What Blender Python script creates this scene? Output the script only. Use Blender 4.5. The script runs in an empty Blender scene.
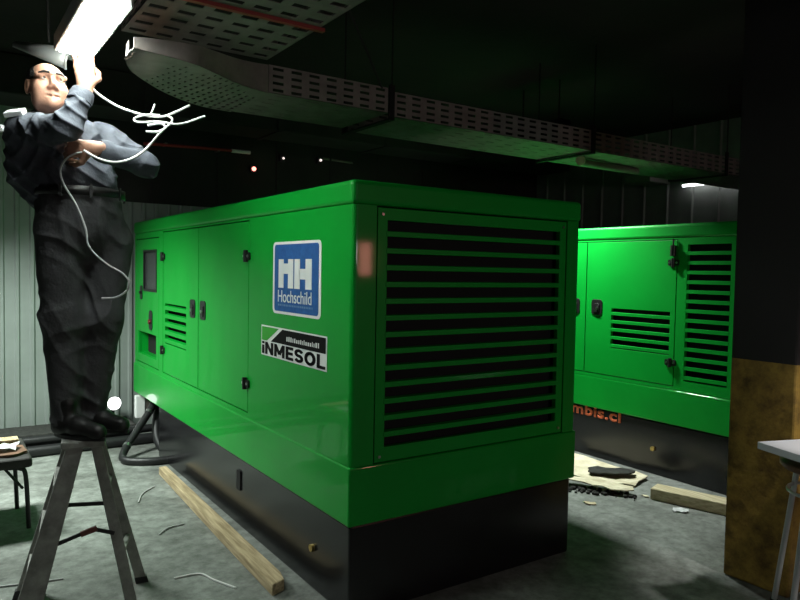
import bpy, bmesh, math, random
import numpy as np
from mathutils import Vector, Matrix, Quaternion
random.seed(4)
SC = bpy.context.scene
COL = SC.collection
PI = math.pi
ORI = {}          # world origin of every thing (children are stored relative to it)

# ------------------------------------------------------------------ materials
def mat(name, col, rough=0.6, metal=0.0, var=0.0, vscale=6.0, bump=0.0, bscale=60.0, col2=None, coat=0.0,
        emit=None, estr=0.0, spec=0.5, detail=4.0):
    m = bpy.data.materials.new(name); m.use_nodes = True
    nt = m.node_tree; b = nt.nodes['Principled BSDF']
    b.inputs['Base Color'].default_value = (*col, 1); b.inputs['Roughness'].default_value = rough
    b.inputs['Metallic'].default_value = metal; b.inputs['Specular IOR Level'].default_value = spec
    b.inputs['Coat Weight'].default_value = coat; b.inputs['Coat Roughness'].default_value = 0.06
    tc = nt.nodes.new('ShaderNodeTexCoord')
    if var > 0 or col2:
        n = nt.nodes.new('ShaderNodeTexNoise'); n.inputs['Scale'].default_value = vscale
        n.inputs['Detail'].default_value = detail; n.inputs['Roughness'].default_value = 0.6
        nt.links.new(tc.outputs['Object'], n.inputs['Vector'])
        r = nt.nodes.new('ShaderNodeValToRGB')
        c2 = col2 or tuple(min(1, c * (1 + var)) for c in col)
        c1 = tuple(c * (1 - var) for c in col)
        r.color_ramp.elements[0].position = .32; r.color_ramp.elements[1].position = .68
        r.color_ramp.elements[0].color = (*c1, 1); r.color_ramp.elements[1].color = (*c2, 1)
        nt.links.new(n.outputs['Fac'], r.inputs['Fac']); nt.links.new(r.outputs['Color'], b.inputs['Base Color'])
    if bump > 0:
        n2 = nt.nodes.new('ShaderNodeTexNoise'); n2.inputs['Scale'].default_value = bscale; n2.inputs['Detail'].default_value = 3
        nt.links.new(tc.outputs['Object'], n2.inputs['Vector'])
        bp = nt.nodes.new('ShaderNodeBump'); bp.inputs['Strength'].default_value = bump; bp.inputs['Distance'].default_value = .01
        nt.links.new(n2.outputs['Fac'], bp.inputs['Height']); nt.links.new(bp.outputs['Normal'], b.inputs['Normal'])
    if emit:
        b.inputs['Emission Color'].default_value = (*emit, 1); b.inputs['Emission Strength'].default_value = estr
    return m

def wood_mat(name, c1, c2, axis=1):
    m = mat(name, c1, 0.85, bump=.4, bscale=90)
    nt = m.node_tree; b = nt.nodes['Principled BSDF']
    tc = nt.nodes.new('ShaderNodeTexCoord'); mp = nt.nodes.new('ShaderNodeMapping')
    s = [60, 60, 60]; s[axis] = 4; mp.inputs['Scale'].default_value = s
    n = nt.nodes.new('ShaderNodeTexNoise'); n.inputs['Scale'].default_value = 1; n.inputs['Detail'].default_value = 5
    r = nt.nodes.new('ShaderNodeValToRGB'); r.color_ramp.elements[0].color = (*c1, 1); r.color_ramp.elements[1].color = (*c2, 1)
    r.color_ramp.elements[0].position = .35; r.color_ramp.elements[1].position = .65
    nt.links.new(tc.outputs['Object'], mp.inputs['Vector']); nt.links.new(mp.outputs['Vector'], n.inputs['Vector'])
    nt.links.new(n.outputs['Fac'], r.inputs['Fac']); nt.links.new(r.outputs['Color'], b.inputs['Base Color'])
    return m

M = dict(
    green=mat('green_paint', (.0006, .340, .030), .45, var=.05, vscale=3, spec=.22, coat=.28),
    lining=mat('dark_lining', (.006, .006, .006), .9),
    black=mat('black_gloss_paint', (.010, .010, .011), .22, var=.3, vscale=5, spec=.5),
    plastic=mat('black_plastic', (.012, .012, .012), .4),
    rubber=mat('black_rubber', (.012, .012, .013), .45, bump=.2, bscale=120),
    steel=mat('bright_steel', (.62, .63, .62), .28, 1.0),
    chrome=mat('chrome', (.75, .76, .78), .36, .8),
    galv=mat('galvanised_steel', (.21, .185, .17), .6, .2, var=.2, vscale=9),
    alu=mat('worn_aluminium', (.30, .30, .28), .5, .45, var=.3, vscale=14, bump=.15, bscale=160),
    brass=mat('brass_plug', (.5, .36, .12), .4, .7),
    glass=mat('dark_window', (.055, .06, .06), .25, var=.4, vscale=60),
    white=mat('sticker_white', (.82, .84, .82), .6, spec=.2),
    blue=mat('sticker_blue', (.030, .115, .34), .6, spec=.2, var=.15, vscale=30),
    ink=mat('sticker_black', (.008, .008, .008), .75, spec=.15),
    sgreen=mat('sticker_green', (.03, .40, .02), .4),
    pale=mat('sticker_pale_blue', (.12, .24, .45), .4),
    orange=mat('orange_lettering', (.62, .12, .04), .55, var=.3, vscale=60),
    wood=wood_mat('raw_timber', (.30, .225, .12), (.58, .46, .28)),
    wood2=wood_mat('pale_timber', (.50, .42, .25), (.74, .65, .44)),
    card=mat('cardboard', (.55, .48, .32), .9, col2=(.86, .80, .60), vscale=9, bump=.3, bscale=40),
    dirt=mat('dark_dirt', (.03, .03, .027), .95, var=.4, vscale=30, bump=.5, bscale=60),
    cable=mat('pale_cable', (.72, .72, .70), .45),
    greycable=mat('grey_cable', (.42, .42, .42), .5),
    jacket=mat('navy_work_cloth', (.062, .068, .086), .85, var=.25, vscale=12, bump=.35, bscale=55),
    trousers=mat('charcoal_cloth', (.060, .060, .064), .9, var=.3, vscale=10, bump=.35, bscale=50),
    shoe=mat('black_leather', (.012, .011, .011), .45, bump=.2, bscale=70),
    skin=mat('skin', (.36, .185, .125), .55, var=.10, vscale=25, bump=.1, bscale=160),
    hair=mat('dark_hair', (.012, .010, .009), .6, bump=.8, bscale=150),
    eye=mat('eye_white', (.30, .26, .24), .25),
    iris=mat('dark_iris', (.02, .012, .008), .2),
    reflect=mat('white_reflective_tape', (.75, .77, .78), .4),
    fixture=mat('fixture_metal', (.55, .56, .55), .45, .3),
    diffuser=mat('lit_diffuser', (.9, .9, .9), .4, emit=(.90, 1.0, .93), estr=1.0),
    bulb=mat('lit_bulb', (.9, .9, .9), .4, emit=(.95, 1.0, .97), estr=1.0),
    redled=mat('red_pilot', (.3, .02, .02), .4, emit=(1.0, .25, .2), estr=4.0),
    whiteled=mat('white_pilot', (.3, .3, .3), .4, emit=(1.0, .85, .8), estr=1.2),
    redpipe=mat('red_pipe_paint', (.30, .03, .025), .45),
    duct=mat('grey_sheet_metal', (.17, .175, .17), .55, .2, var=.15, vscale=5),
    seat=mat('dark_seat', (.022, .020, .018), .6, var=.3, vscale=12),
    brownseat=mat('brown_seat', (.16, .085, .05), .5, var=.3, vscale=10),
    board=mat('white_laminate', (.78, .79, .82), .35),
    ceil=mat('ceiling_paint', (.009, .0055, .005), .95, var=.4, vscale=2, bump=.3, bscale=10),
    wallb=mat('wall_sheet', (.27, .305, .285), .6, var=.12, vscale=2.2, bump=.06, bscale=30),
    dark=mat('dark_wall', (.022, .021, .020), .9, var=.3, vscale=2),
)

# concrete floor
def floor_mat():
    m = mat('concrete_floor', (.15, .16, .145), .8)
    nt = m.node_tree; b = nt.nodes['Principled BSDF']
    tc = nt.nodes.new('ShaderNodeTexCoord')
    n1 = nt.nodes.new('ShaderNodeTexNoise'); n1.inputs['Scale'].default_value = 1.6; n1.inputs['Detail'].default_value = 8; n1.inputs['Roughness'].default_value = .65
    n2 = nt.nodes.new('ShaderNodeTexNoise'); n2.inputs['Scale'].default_value = 14; n2.inputs['Detail'].default_value = 6; n2.inputs['Roughness'].default_value = .7
    v = nt.nodes.new('ShaderNodeTexVoronoi'); v.inputs['Scale'].default_value = 22
    for n in (n1, n2, v): nt.links.new(tc.outputs['Object'], n.inputs['Vector'])
    r1 = nt.nodes.new('ShaderNodeValToRGB'); r1.color_ramp.elements[0].position = .33; r1.color_ramp.elements[1].position = .68
    r1.color_ramp.elements[0].color = (.12, .127, .112, 1); r1.color_ramp.elements[1].color = (.36, .385, .355, 1)
    r2 = nt.nodes.new('ShaderNodeValToRGB'); r2.color_ramp.elements[0].position = .30; r2.color_ramp.elements[1].position = .62
    r2.color_ramp.elements[0].color = (.45, .45, .44, 1); r2.color_ramp.elements[1].color = (1, 1, 1, 1)
    r3 = nt.nodes.new('ShaderNodeValToRGB'); r3.color_ramp.elements[0].position = .03; r3.color_ramp.elements[1].position = .10
    r3.color_ramp.elements[0].color = (.55, .54, .50, 1); r3.color_ramp.elements[1].color = (1, 1, 1, 1)
    mx = nt.nodes.new('ShaderNodeMixRGB'); mx.blend_type = 'MULTIPLY'; mx.inputs['Fac'].default_value = 1
    mx2 = nt.nodes.new('ShaderNodeMixRGB'); mx2.blend_type = 'MULTIPLY'; mx2.inputs['Fac'].default_value = .6
    nt.links.new(n1.outputs['Fac'], r1.inputs['Fac']); nt.links.new(n2.outputs['Fac'], r2.inputs['Fac']); nt.links.new(v.outputs['Distance'], r3.inputs['Fac'])
    nt.links.new(r1.outputs['Color'], mx.inputs['Color1']); nt.links.new(r2.outputs['Color'], mx.inputs['Color2'])
    nt.links.new(mx.outputs['Color'], mx2.inputs['Color1']); nt.links.new(r3.outputs['Color'], mx2.inputs['Color2'])
    nt.links.new(mx2.outputs['Color'], b.inputs['Base Color'])
    bp = nt.nodes.new('ShaderNodeBump'); bp.inputs['Strength'].default_value = .5; bp.inputs['Distance'].default_value = .012
    nt.links.new(n2.outputs['Fac'], bp.inputs['Height']); nt.links.new(bp.outputs['Normal'], b.inputs['Normal'])
    return m
M['floor'] = floor_mat()

# worn two-tone pillar paint: ochre dado below, near-black above
def pillar_mat():
    m = mat('pillar_paint', (.1, .1, .1), .7, bump=.3, bscale=25)
    nt = m.node_tree; b = nt.nodes['Principled BSDF']
    tc = nt.nodes.new('ShaderNodeTexCoord'); sp = nt.nodes.new('ShaderNodeSeparateXYZ')
    nt.links.new(tc.outputs['Object'], sp.inputs['Vector'])
    gt = nt.nodes.new('ShaderNodeMath'); gt.operation = 'GREATER_THAN'; gt.inputs[1].default_value = 1.135
    nt.links.new(sp.outputs['Z'], gt.inputs[0])
    n = nt.nodes.new('ShaderNodeTexNoise'); n.inputs['Scale'].default_value = 9; n.inputs['Detail'].default_value = 7; n.inputs['Roughness'].default_value = .7
    nt.links.new(tc.outputs['Object'], n.inputs['Vector'])
    r = nt.nodes.new('ShaderNodeValToRGB'); r.color_ramp.elements[0].position = .33; r.color_ramp.elements[1].position = .62
    r.color_ramp.elements[0].color = (.115, .065, .012, 1); r.color_ramp.elements[1].color = (.40, .25, .045, 1)
    nt.links.new(n.outputs['Fac'], r.inputs['Fac'])
    mx = nt.nodes.new('ShaderNodeMixRGB'); mx.inputs['Color2'].default_value = (.016, .013, .013, 1)
    nt.links.new(gt.outputs[0], mx.inputs['Fac']); nt.links.new(r.outputs['Color'], mx.inputs['Color1'])
    nt.links.new(mx.outputs['Color'], b.inputs['Base Color'])
    return m
M['pillar'] = pillar_mat()

# ------------------------------------------------------------------ builders
class MB:
    def __init__(s): s.v = []; s.f = []; s.sm = []
    def add(s, vs, fs, smooth=False):
        o = len(s.v); s.v += [tuple(v) for v in vs]
        for f in fs: s.f.append(tuple(i + o for i in f)); s.sm.append(smooth)
    def box(s, x0, x1, y0, y1, z0, z1, mtx=None):
        vs = [Vector((x, y, z)) for x in (x0, x1) for y in (y0, y1) for z in (z0, z1)]
        if mtx: vs = [mtx @ v for v in vs]
        s.add(vs, [(0, 1, 3, 2), (4, 6, 7, 5), (0, 4, 5, 1), (2, 3, 7, 6), (0, 2, 6, 4), (1, 5, 7, 3)])
    def bar(s, a, b, w, h, up=(0, 0, 1)):
        a, b = Vector(a), Vector(b); d = (b - a); L = d.length; d.normalize()
        u = Vector(up); x = d.cross(u)
        if x.length < 1e-4: x = d.cross(Vector((1, 0, 0)))
        x.normalize(); z = x.cross(d).normalized()
        vs = [p + x * sx * w / 2 + z * sz * h / 2 for p in (a, b) for sx in (-1, 1) for sz in (-1, 1)]
        s.add(vs, [(0, 1, 3, 2), (4, 6, 7, 5), (0, 4, 5, 1), (2, 3, 7, 6), (0, 2, 6, 4), (1, 5, 7, 3)])
    def tube(s, pts, r, n=10, caps=True):
        pts = [Vector(p) for p in pts]; rs = r if isinstance(r, (list, tuple)) else [r] * len(pts)
        rings = []; prev = None
        for i, p in enumerate(pts):
            t = (pts[min(i + 1, len(pts) - 1)] - pts[max(i - 1, 0)]).normalized()
            if prev is None:
                x = t.cross(Vector((0, 0, 1)))
                if x.length < .05: x = t.cross(Vector((1, 0, 0)))
            else: x = prev - t * prev.dot(t)
            x.normalize(); prev = x; y = t.cross(x)
            rings.append([p + (x * math.cos(2 * PI * k / n) + y * math.sin(2 * PI * k / n)) * rs[i] for k in range(n)])
        vs = [v for r_ in rings for v in r_]; fs = []
        for i in range(len(pts) - 1):
            for k in range(n):
                fs.append((i * n + k, i * n + (k + 1) % n, (i + 1) * n + (k + 1) % n, (i + 1) * n + k))
        s.add(vs, fs, True)
        if caps:
            s.add(rings[0][::-1], [tuple(range(n))]); s.add(rings[-1], [tuple(range(n))])
    def cyl(s, a, b, r, n=16): s.tube([a, b], r, n)
    def ell(s, c, r, n=16, m=10, rot=None):
        vs = []; c = Vector(c)
        for i in range(m + 1):
            th = PI * i / m
            for k in range(n):
                v = Vector((r[0] * math.sin(th) * math.cos(2 * PI * k / n), r[1] * math.sin(th) * math.sin(2 * PI * k / n), r[2] * math.cos(th)))
                vs.append(c + (rot @ v if rot else v))
        fs = [(i * n + k, (i + 1) * n + k, (i + 1) * n + (k + 1) % n, i * n + (k + 1) % n) for i in range(m) for k in range(n)]
        s.add(vs, fs, True)
    def prism(s, poly, fn, d0, d1, smooth=False):
        """poly in (u,v), extruded over depth d0..d1; fn(u,v,d)->xyz"""
        n = len(poly)
        vs = [fn(u, v, d0) for u, v in poly] + [fn(u, v, d1) for u, v in poly]
        s.add(vs, [tuple(range(n))[::-1], tuple(range(n, 2 * n))] + [(i, (i + 1) % n, n + (i + 1) % n, n + i) for i in range(n)], smooth)
    def panel(s, u0, u1, v0, v1, holes, fn, d0, d1):
        """flat sheet with rectangular holes, one connected shell"""
        us = sorted({u0, u1, *[h[0] for h in holes], *[h[1] for h in holes]})
        vv = sorted({v0, v1, *[h[2] for h in holes], *[h[3] for h in holes]})
        def solid(i, j):
            if not (0 <= i < len(us) - 1 and 0 <= j < len(vv) - 1): return False
            a, b = (us[i] + us[i + 1]) / 2, (vv[j] + vv[j + 1]) / 2
            return not any(h[0] < a < h[1] and h[2] < b < h[3] for h in holes)
        nu, nv = len(us), len(vv)
        vs = [fn(u, v, d) for d in (d0, d1) for u in us for v in vv]
        I = lambda i, j, k: k * nu * nv + i * nv + j
        fs = []
        for i in range(nu - 1):
            for j in range(nv - 1):
                if not solid(i, j): continue
                fs.append((I(i, j, 0), I(i + 1, j, 0), I(i + 1, j + 1, 0), I(i, j + 1, 0)))
                fs.append((I(i, j, 1), I(i, j + 1, 1), I(i + 1, j + 1, 1), I(i + 1, j, 1)))
                if not solid(i - 1, j): fs.append((I(i, j, 0), I(i, j + 1, 0), I(i, j + 1, 1), I(i, j, 1)))
                if not solid(i + 1, j): fs.append((I(i + 1, j, 0), I(i + 1, j, 1), I(i + 1, j + 1, 1), I(i + 1, j + 1, 0)))
                if not solid(i, j - 1): fs.append((I(i, j, 0), I(i, j, 1), I(i + 1, j, 1), I(i + 1, j, 0)))
                if not solid(i, j + 1): fs.append((I(i, j + 1, 0), I(i + 1, j + 1, 0), I(i + 1, j + 1, 1), I(i, j + 1, 1)))
        s.add(vs, fs)
    def build(s, name, m, parent=None, bevel=0, seg=2, smooth=None):
        me = bpy.data.meshes.new(name); o = bpy.data.objects.new(name, me); COL.objects.link(o)
        org = ORI.get(parent.name, Vector((0, 0, 0))) if parent else Vector((0, 0, 0))
        me.from_pydata([tuple(Vector(v) - org) for v in s.v], [], s.f)
        bm = bmesh.new(); bm.from_mesh(me); bmesh.ops.recalc_face_normals(bm, faces=bm.faces)
        loose = [v for v in bm.verts if not v.link_faces]
        if loose: bmesh.ops.delete(bm, geom=loose, context='VERTS')
        bm.to_mesh(me); bm.free()
        me.polygons.foreach_set('use_smooth', [bool(q) if smooth is None else smooth for q in s.sm] if len(s.sm) == len(me.polygons) else [bool(smooth)] * len(me.polygons))
        me.materials.append(m)
        if parent:
            o.parent = parent; ORI[o.name] = org
        if bevel:
            b = o.modifiers.new('bevel', 'BEVEL'); b.width = bevel; b.segments = seg; b.limit_method = 'ANGLE'; b.angle_limit = math.radians(40)
        return o

def tag(o, label=None, cat=None, group=None, kind=None):
    if label: o['label'] = label
    if cat: o['category'] = cat
    if group: o['group'] = group
    if kind: o['kind'] = kind
    return o
def thing(name, label, cat, loc=(0, 0, 0), group=None, rotz=0.0, local=False):
    o = bpy.data.objects.new(name, None); COL.objects.link(o); o.location = loc; o.rotation_euler = (0, 0, rotz); o.empty_display_size = .1
    ORI[o.name] = Vector((0, 0, 0)) if local else Vector(loc)
    return tag(o, label, cat, group)
def struct(o): o['kind'] = 'structure'; return o

def text_part(txt, name, m, parent, W, H, place, bold=0.0, depth=.0015):
    cu = bpy.data.curves.new(name, 'FONT'); cu.body = txt; cu.size = 1; cu.offset = bold; cu.resolution_u = 4; cu.space_character = 1.0 + 2.2 * bold
    tmp = bpy.data.objects.new(name + '_tmp', cu); COL.objects.link(tmp)
    me = bpy.data.meshes.new_from_object(tmp); bpy.data.objects.remove(tmp); bpy.data.curves.remove(cu)
    co = np.array([v.co[:] for v in me.vertices]); lo, hi = co.min(0), co.max(0)
    org = ORI[parent.name]
    for v in me.vertices:
        u = (v.co.x - lo[0]) / (hi[0] - lo[0]) * W; w = (v.co.y - lo[1]) / (hi[1] - lo[1]) * H
        v.co = Vector(place(u, w)) - org
    bm = bmesh.new(); bm.from_mesh(me)
    r = bmesh.ops.extrude_face_region(bm, geom=bm.faces[:])
    nrm = (Vector(place(1, 0)) - Vector(place(0, 0))).cross(Vector(place(0, 1)) - Vector(place(0, 0))).normalized()
    bmesh.ops.translate(bm, verts=[g for g in r['geom'] if isinstance(g, bmesh.types.BMVert)], vec=nrm * depth)
    bmesh.ops.recalc_face_normals(bm, faces=bm.faces)
    me.name = name; bm.to_mesh(me); bm.free(); me.materials.clear(); me.materials.append(m)
    o = bpy.data.objects.new(name, me); COL.objects.link(o); o.parent = parent; ORI[o.name] = org
    return o

def rrect(u0, u1, v0, v1, r, n=5):
    pts = []
    for cx, cy, a0 in ((u1 - r, v1 - r, 0), (u0 + r, v1 - r, 90), (u0 + r, v0 + r, 180), (u1 - r, v0 + r, 270)):
        for k in range(n + 1):
            a = math.radians(a0 + 90 * k / n); pts.append((cx + r * math.cos(a), cy + r * math.sin(a)))
    return pts
def spline(pts, n=8):
    P = [Vector(p) for p in pts]; P = [P[0] * 2 - P[1]] + P + [P[-1] * 2 - P[-2]]; out = []
    for i in range(1, len(P) - 2):
        for k in range(n):
            t = k / n; a, b, c, d = P[i - 1:i + 3]
            out.append(.5 * ((2 * b) + (c - a) * t + (2 * a - 5 * b + 4 * c - d) * t * t + (3 * b - a - 3 * c + d) * t ** 3))
    out.append(P[-2]); return out

# ------------------------------------------------------------------ the room
XL, XR, YF, YB, ZC = -3.3, 5.2, -6.0, 4.1, 3.15
b = MB(); b.box(XL, XR, YF, YB + .1, -.1, 0); struct(b.build('floor', M['floor']))
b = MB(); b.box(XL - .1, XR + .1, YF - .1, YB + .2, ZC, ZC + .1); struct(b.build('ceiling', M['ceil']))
b = MB()                                   # ribbed sheet cladding of the back wall
prof = []; x = XL; per = .115
while x < XR:
    prof += [(x, 0), (x + per * .60, 0), (x + per * .70, -.016), (x + per * .90, -.016)]; x += per
prof = [(min(px, XR), py) for px, py in prof] + [(XR, 0)]
b.prism([(px, YB + py) for px, py in prof] + [(XR, YB + .1), (XL, YB + .1)], lambda u, v, d: (u, v, d), 0, ZC)
struct(b.build('wall_back', M['wallb']))
b = MB(); b.box(XL - .1, XL, YF, YB + .1, 0, ZC); struct(b.build('wall_left', M['dark']))
b = MB(); b.box(XL, XR, YF - .1, YF, 0, ZC); struct(b.build('wall_front', M['dark']))
b = MB()
prof = []; y = YF; per = .30
while y < YB - .02:
    prof += [(y, 0), (y + per * .86, 0), (y + per * .90, -.018), (y + per * .96, -.018)]; y += per
prof = [(min(py, YB), px) for py, px in prof] + [(YB, 0)]
b.prism([(XR + px, py) for py, px in prof] + [(XR + .1, YB), (XR + .1, YF)], lambda u, v, d: (u, v, d), 0, ZC)
struct(b.build('wall_right', M['duct']))
b = MB(); b.box(XL, -.02, 3.72, YB, 0, .155); b.box(XL, -.5, 3.70, 3.72, .02, .12); o = b.build('trim_1', M['dirt'], bevel=.02); struct(o)
b = MB(); b.panel(-.42, XR, 2.14, ZC, [], lambda u, v, d: (u, YB - .03 + d, v), 0, .012)  # dark panel added to stand in for shade on the upper back wall
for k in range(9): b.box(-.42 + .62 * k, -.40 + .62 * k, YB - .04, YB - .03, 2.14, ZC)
struct(b.build('trim_shade', M['dark']))
b = MB(); b.box(1.90, 2.26, -.945, -.615, 0, ZC); o = b.build('pillar', M['pillar'], bevel=.012); struct(o)

# ------------------------------------------------------------------ generating sets
W, L, ZB, ZS, ZL, ZT = 1.434, 3.886, .42, .685, 1.832, 1.943
def louvre(b, u0, u1, zs, fn, lip=.022, run=.042, rise=.030):
    """bent steel slats seen from outside: a front lip and a hood sloping back and up"""
    for z in zs:
        pr = [(.0, z), (.0, z + lip), (run, z + lip + rise), (run + .001, z + lip + rise - .004), (.004, z + lip - .004), (.004, z)]
        vs = [fn(u, zz, d) for u in (u0, u1) for d, zz in pr]; n = len(pr)
        b.add(vs, [tuple(range(n)), tuple(range(n, 2 * n))[::-1]] + [(i, (i + 1) % n, n + (i + 1) % n, n + i) for i in range(n)])
def handle(parent, fn, u, z, side):
    b = MB(); b.prism(rrect(u - .056, u + .056, z - .064, z + .064, .024), fn, -.006, .002)
    h = b.build('handle', M['plastic'], parent, bevel=.003)
    tag(h, 'black recessed paddle handle')
    b = MB(); b.prism(rrect(u - .030, u + .030, z - .045, z + .030, .012), fn, -.013, -.004); b.build('paddle', M['plastic'], h, bevel=.003)
    b = MB(); b.cyl(fn(u + side * .012, z - .008, -.012), fn(u + side * .012, z - .008, -.021), .011); b.build('lock', M['steel'], h)
def hinge(parent, fn, u, z):
    b = MB(); b.prism(rrect(u - .045, u + .045, z - .022, z + .022, .008), fn, -.012, .0)
    b.cyl(fn(u, z - .034, -.014), fn(u, z + .034, -.014), .013, 12)
    h = b.build('hinge', M['plastic'], parent)
    for du in (-.03, .03):
        b = MB(); b.cyl(fn(u + du, z, -.011), fn(u + du, z, -.017), .008, 8); b.build('bolt', M['steel'], h)

def genset_shell(root, o, base_end=3.12, proud=.006):
    X0, Y0, Z0 = o
    T = lambda x, y, z: (X0 + x, Y0 + y, Z0 + z)
    b = MB(); b.box(X0 + .012, X0 + W - .012, Y0 + .012, Y0 + base_end, Z0 + .0, Z0 + ZB)
    base = b.build('base_tank', M['black'], root, bevel=.012); tag(base, 'glossy black fuel tank base')
    b = MB(); b.box(X0 + .20, X0 + W - .20, Y0 + base_end - .01, Y0 + L - .35, Z0 + .12, Z0 + ZB); b.build('undercarriage', M['lining'], root)
    b = MB(); b.box(X0 - proud, X0 + W + proud, Y0 - proud, Y0 + L + proud, Z0 + ZB, Z0 + ZS); b.build('lower_skirt', M['green'], root, bevel=.010, seg=3)
    b = MB(); b.box(X0 - .006, X0 + W + .006, Y0 - .006, Y0 + L + .006, Z0 + ZL + .004, Z0 + ZT); b.build('roof', M['green'], root, bevel=.022, seg=4)
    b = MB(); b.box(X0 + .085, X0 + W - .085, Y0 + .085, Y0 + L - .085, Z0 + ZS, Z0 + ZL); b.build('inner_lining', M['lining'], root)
    return base
def corner_posts(b, o, ys=(.119, .1), ln=L):
    X0, Y0, Z0 = o
    def post(cx, cy, sx, sy, lx, ly):
        r = .022; pts = []
        for k in range(7):
            a = PI / 2 * k / 6; pts.append((r - r * math.sin(a), r - r * math.cos(a)))     # rounded outer corner
        pts = pts[::-1]
        poly = pts + [(lx, 0), (lx, .03), (.03, .03), (.03, ly), (0, ly)]
        b.prism([(cx + sx * u, cy + sy * v) for u, v in poly], lambda u, v, d: (u, v, d), Z0 + ZS, Z0 + ZL + .004)
    post(X0, Y0, 1, 1, .119, .10); post(X0 + W, Y0, -1, 1, .10, .10)
    post(X0, Y0 + L, 1, -1, .1, .05); post(X0 + W, Y0 + L, -1, -1, .1, .05)

# ---- first set: the big one in the middle
g1 = thing('generator_set', 'green and black generator set nearest the camera, with blue and white stickers on its side', 'generator', (W / 2, L / 2, 0), 'green generator sets')
base1 = genset_shell(g1, (0, 0, 0))
LF = lambda u, v, d: (d, u, v)            # left side: u = Y, v = Z, d inwards
FF = lambda u, v, d: (u, d, v)            # front: u = X
RF = lambda u, v, d: (W - d, u, v)
BF = lambda u, v, d: (u, L - d, v)
b = MB(); corner_posts(b, (0, 0, 0))
b.panel(.10, L - .05, ZS, ZL + .004, [(1.176, 2.962, .712, 1.826), (3.075, 3.82, .712, 1.79)], LF, 0, .03)
b.panel(.10, L - .05, ZS, ZL + .004, [], RF, 0, .03); b.panel(.10, W - .1, ZS, ZL + .004, [], BF, 0, .03)
b.build('canopy_body', M['green'], g1)
# doors on the left side
b = MB(); b.panel(1.183, 2.082, .719, 1.819, [], LF, 0, .028); dn = b.build('door', M['green'], g1, bevel=.003)
b = MB(); b.panel(2.091, 2.955, .719, 1.819, [(2.36, 2.90, .95, 1.265)], LF, 0, .028)
louvre(b, 2.355, 2.905, [.958 + .064 * k for k in range(5)], LF, lip=.030, run=.030, rise=.006)
df = b.build('door', M['green'], g1, bevel=.002); tag(df, 'door with a five-slat louvre')
handle(dn, LF, 1.985, 1.262, -1); handle(df, LF, 2.205, 1.262, -1)
for z in (1.62, .885): hinge(dn, LF, 1.20, z); hinge(df, LF, 2.945, z + .01)
# control section at the far end
b = MB(); b.panel(3.083, 3.812, .719, 1.782, [(3.15, 3.56, 1.35, 1.68), (3.16, 3.74, .79, .985)], LF, 0, .028)
cp = b.build('control_panel', M['green'], g1, bevel=.003)
b = MB(); b.box(.012, .02, 3.145, 3.565, 1.345, 1.685); w = b.build('gauge_window', M['glass'], cp)
b = MB(); b.panel(3.14, 3.57, 1.34, 1.69, [(3.16, 3.55, 1.36, 1.67)], LF, -.004, .012); b.build('window_gasket', M['plastic'], w)
b = MB()                                 # open pocket for the cable outlets
b.panel(3.155, 3.745, .785, .99, [], LF, .2, .21); b.box(.02, .2, 3.15, 3.16, .785, .99); b.box(.02, .2, 3.74, 3.75, .785, .99); b.box(.02, .2, 3.15, 3.75, .98, .99); b.box(.02, .2, 3.15, 3.75, .785, .793)
b.build('outlet_pocket', M['green'], cp)
for k in range(5):
    b = MB(); b.cyl((.2, 3.25 + .1 * k, .86), (.11, 3.25 + .1 * k, .86), .022, 10); b.build('outlet_stud', M['plastic'], cp)
b = MB(); b.prism(rrect(3.60, 3.67, 1.265, 1.385, .02), LF, -.006, .004); b.cyl((-.005, 3.635, 1.325), (-.02, 3.635, 1.325), .012); b.build('latch', M['plastic'], cp)
b = MB(); b.prism(rrect(3.27, 3.37, 1.02, 1.185, .035), LF, -.006, .004); es = b.build('stop_button', M['plastic'], cp)
b = MB(); b.cyl((-.006, 3.32, 1.09), (-.022, 3.32, 1.09), .020); b.build('button_cap', mat('dark_red_cap', (.14, .02, .018), .5), es)
# front louvre panel
b = MB(); b.panel(.126, 1.327, ZS + .004, ZL - .003, [(.178, 1.280, .755, 1.775)], FF, 0.002, .030)
louvre(b, .172, 1.286, [.800 + .0752 * k for k in range(13)], FF, lip=.024, run=.030, rise=.003)
lp = b.build('louvre_panel', M['green'], g1, bevel=.002); tag(lp, 'end panel with thirteen wide horizontal slats')
for u in (.15, 1.30):
    for z in (.715, 1.80):
        b = MB(); b.cyl((u, .003, z), (u, -.005, z), .007, 10); b.build('screw', M['steel'], lp)
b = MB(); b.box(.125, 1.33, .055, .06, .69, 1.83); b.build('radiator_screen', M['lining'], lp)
# small fittings of the base
b = MB(); b.cyl((.012, .36, .205), (-.004, .36, .205), .018, 12); tag(b.build('drain_plug', M['brass'], base1), 'brass drain plug')
b = MB(); b.prism(rrect(1.30, 1.36, .22, .34, .012), LF, .004, .02); b.build('lifting_slot', M['lining'], base1)
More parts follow.
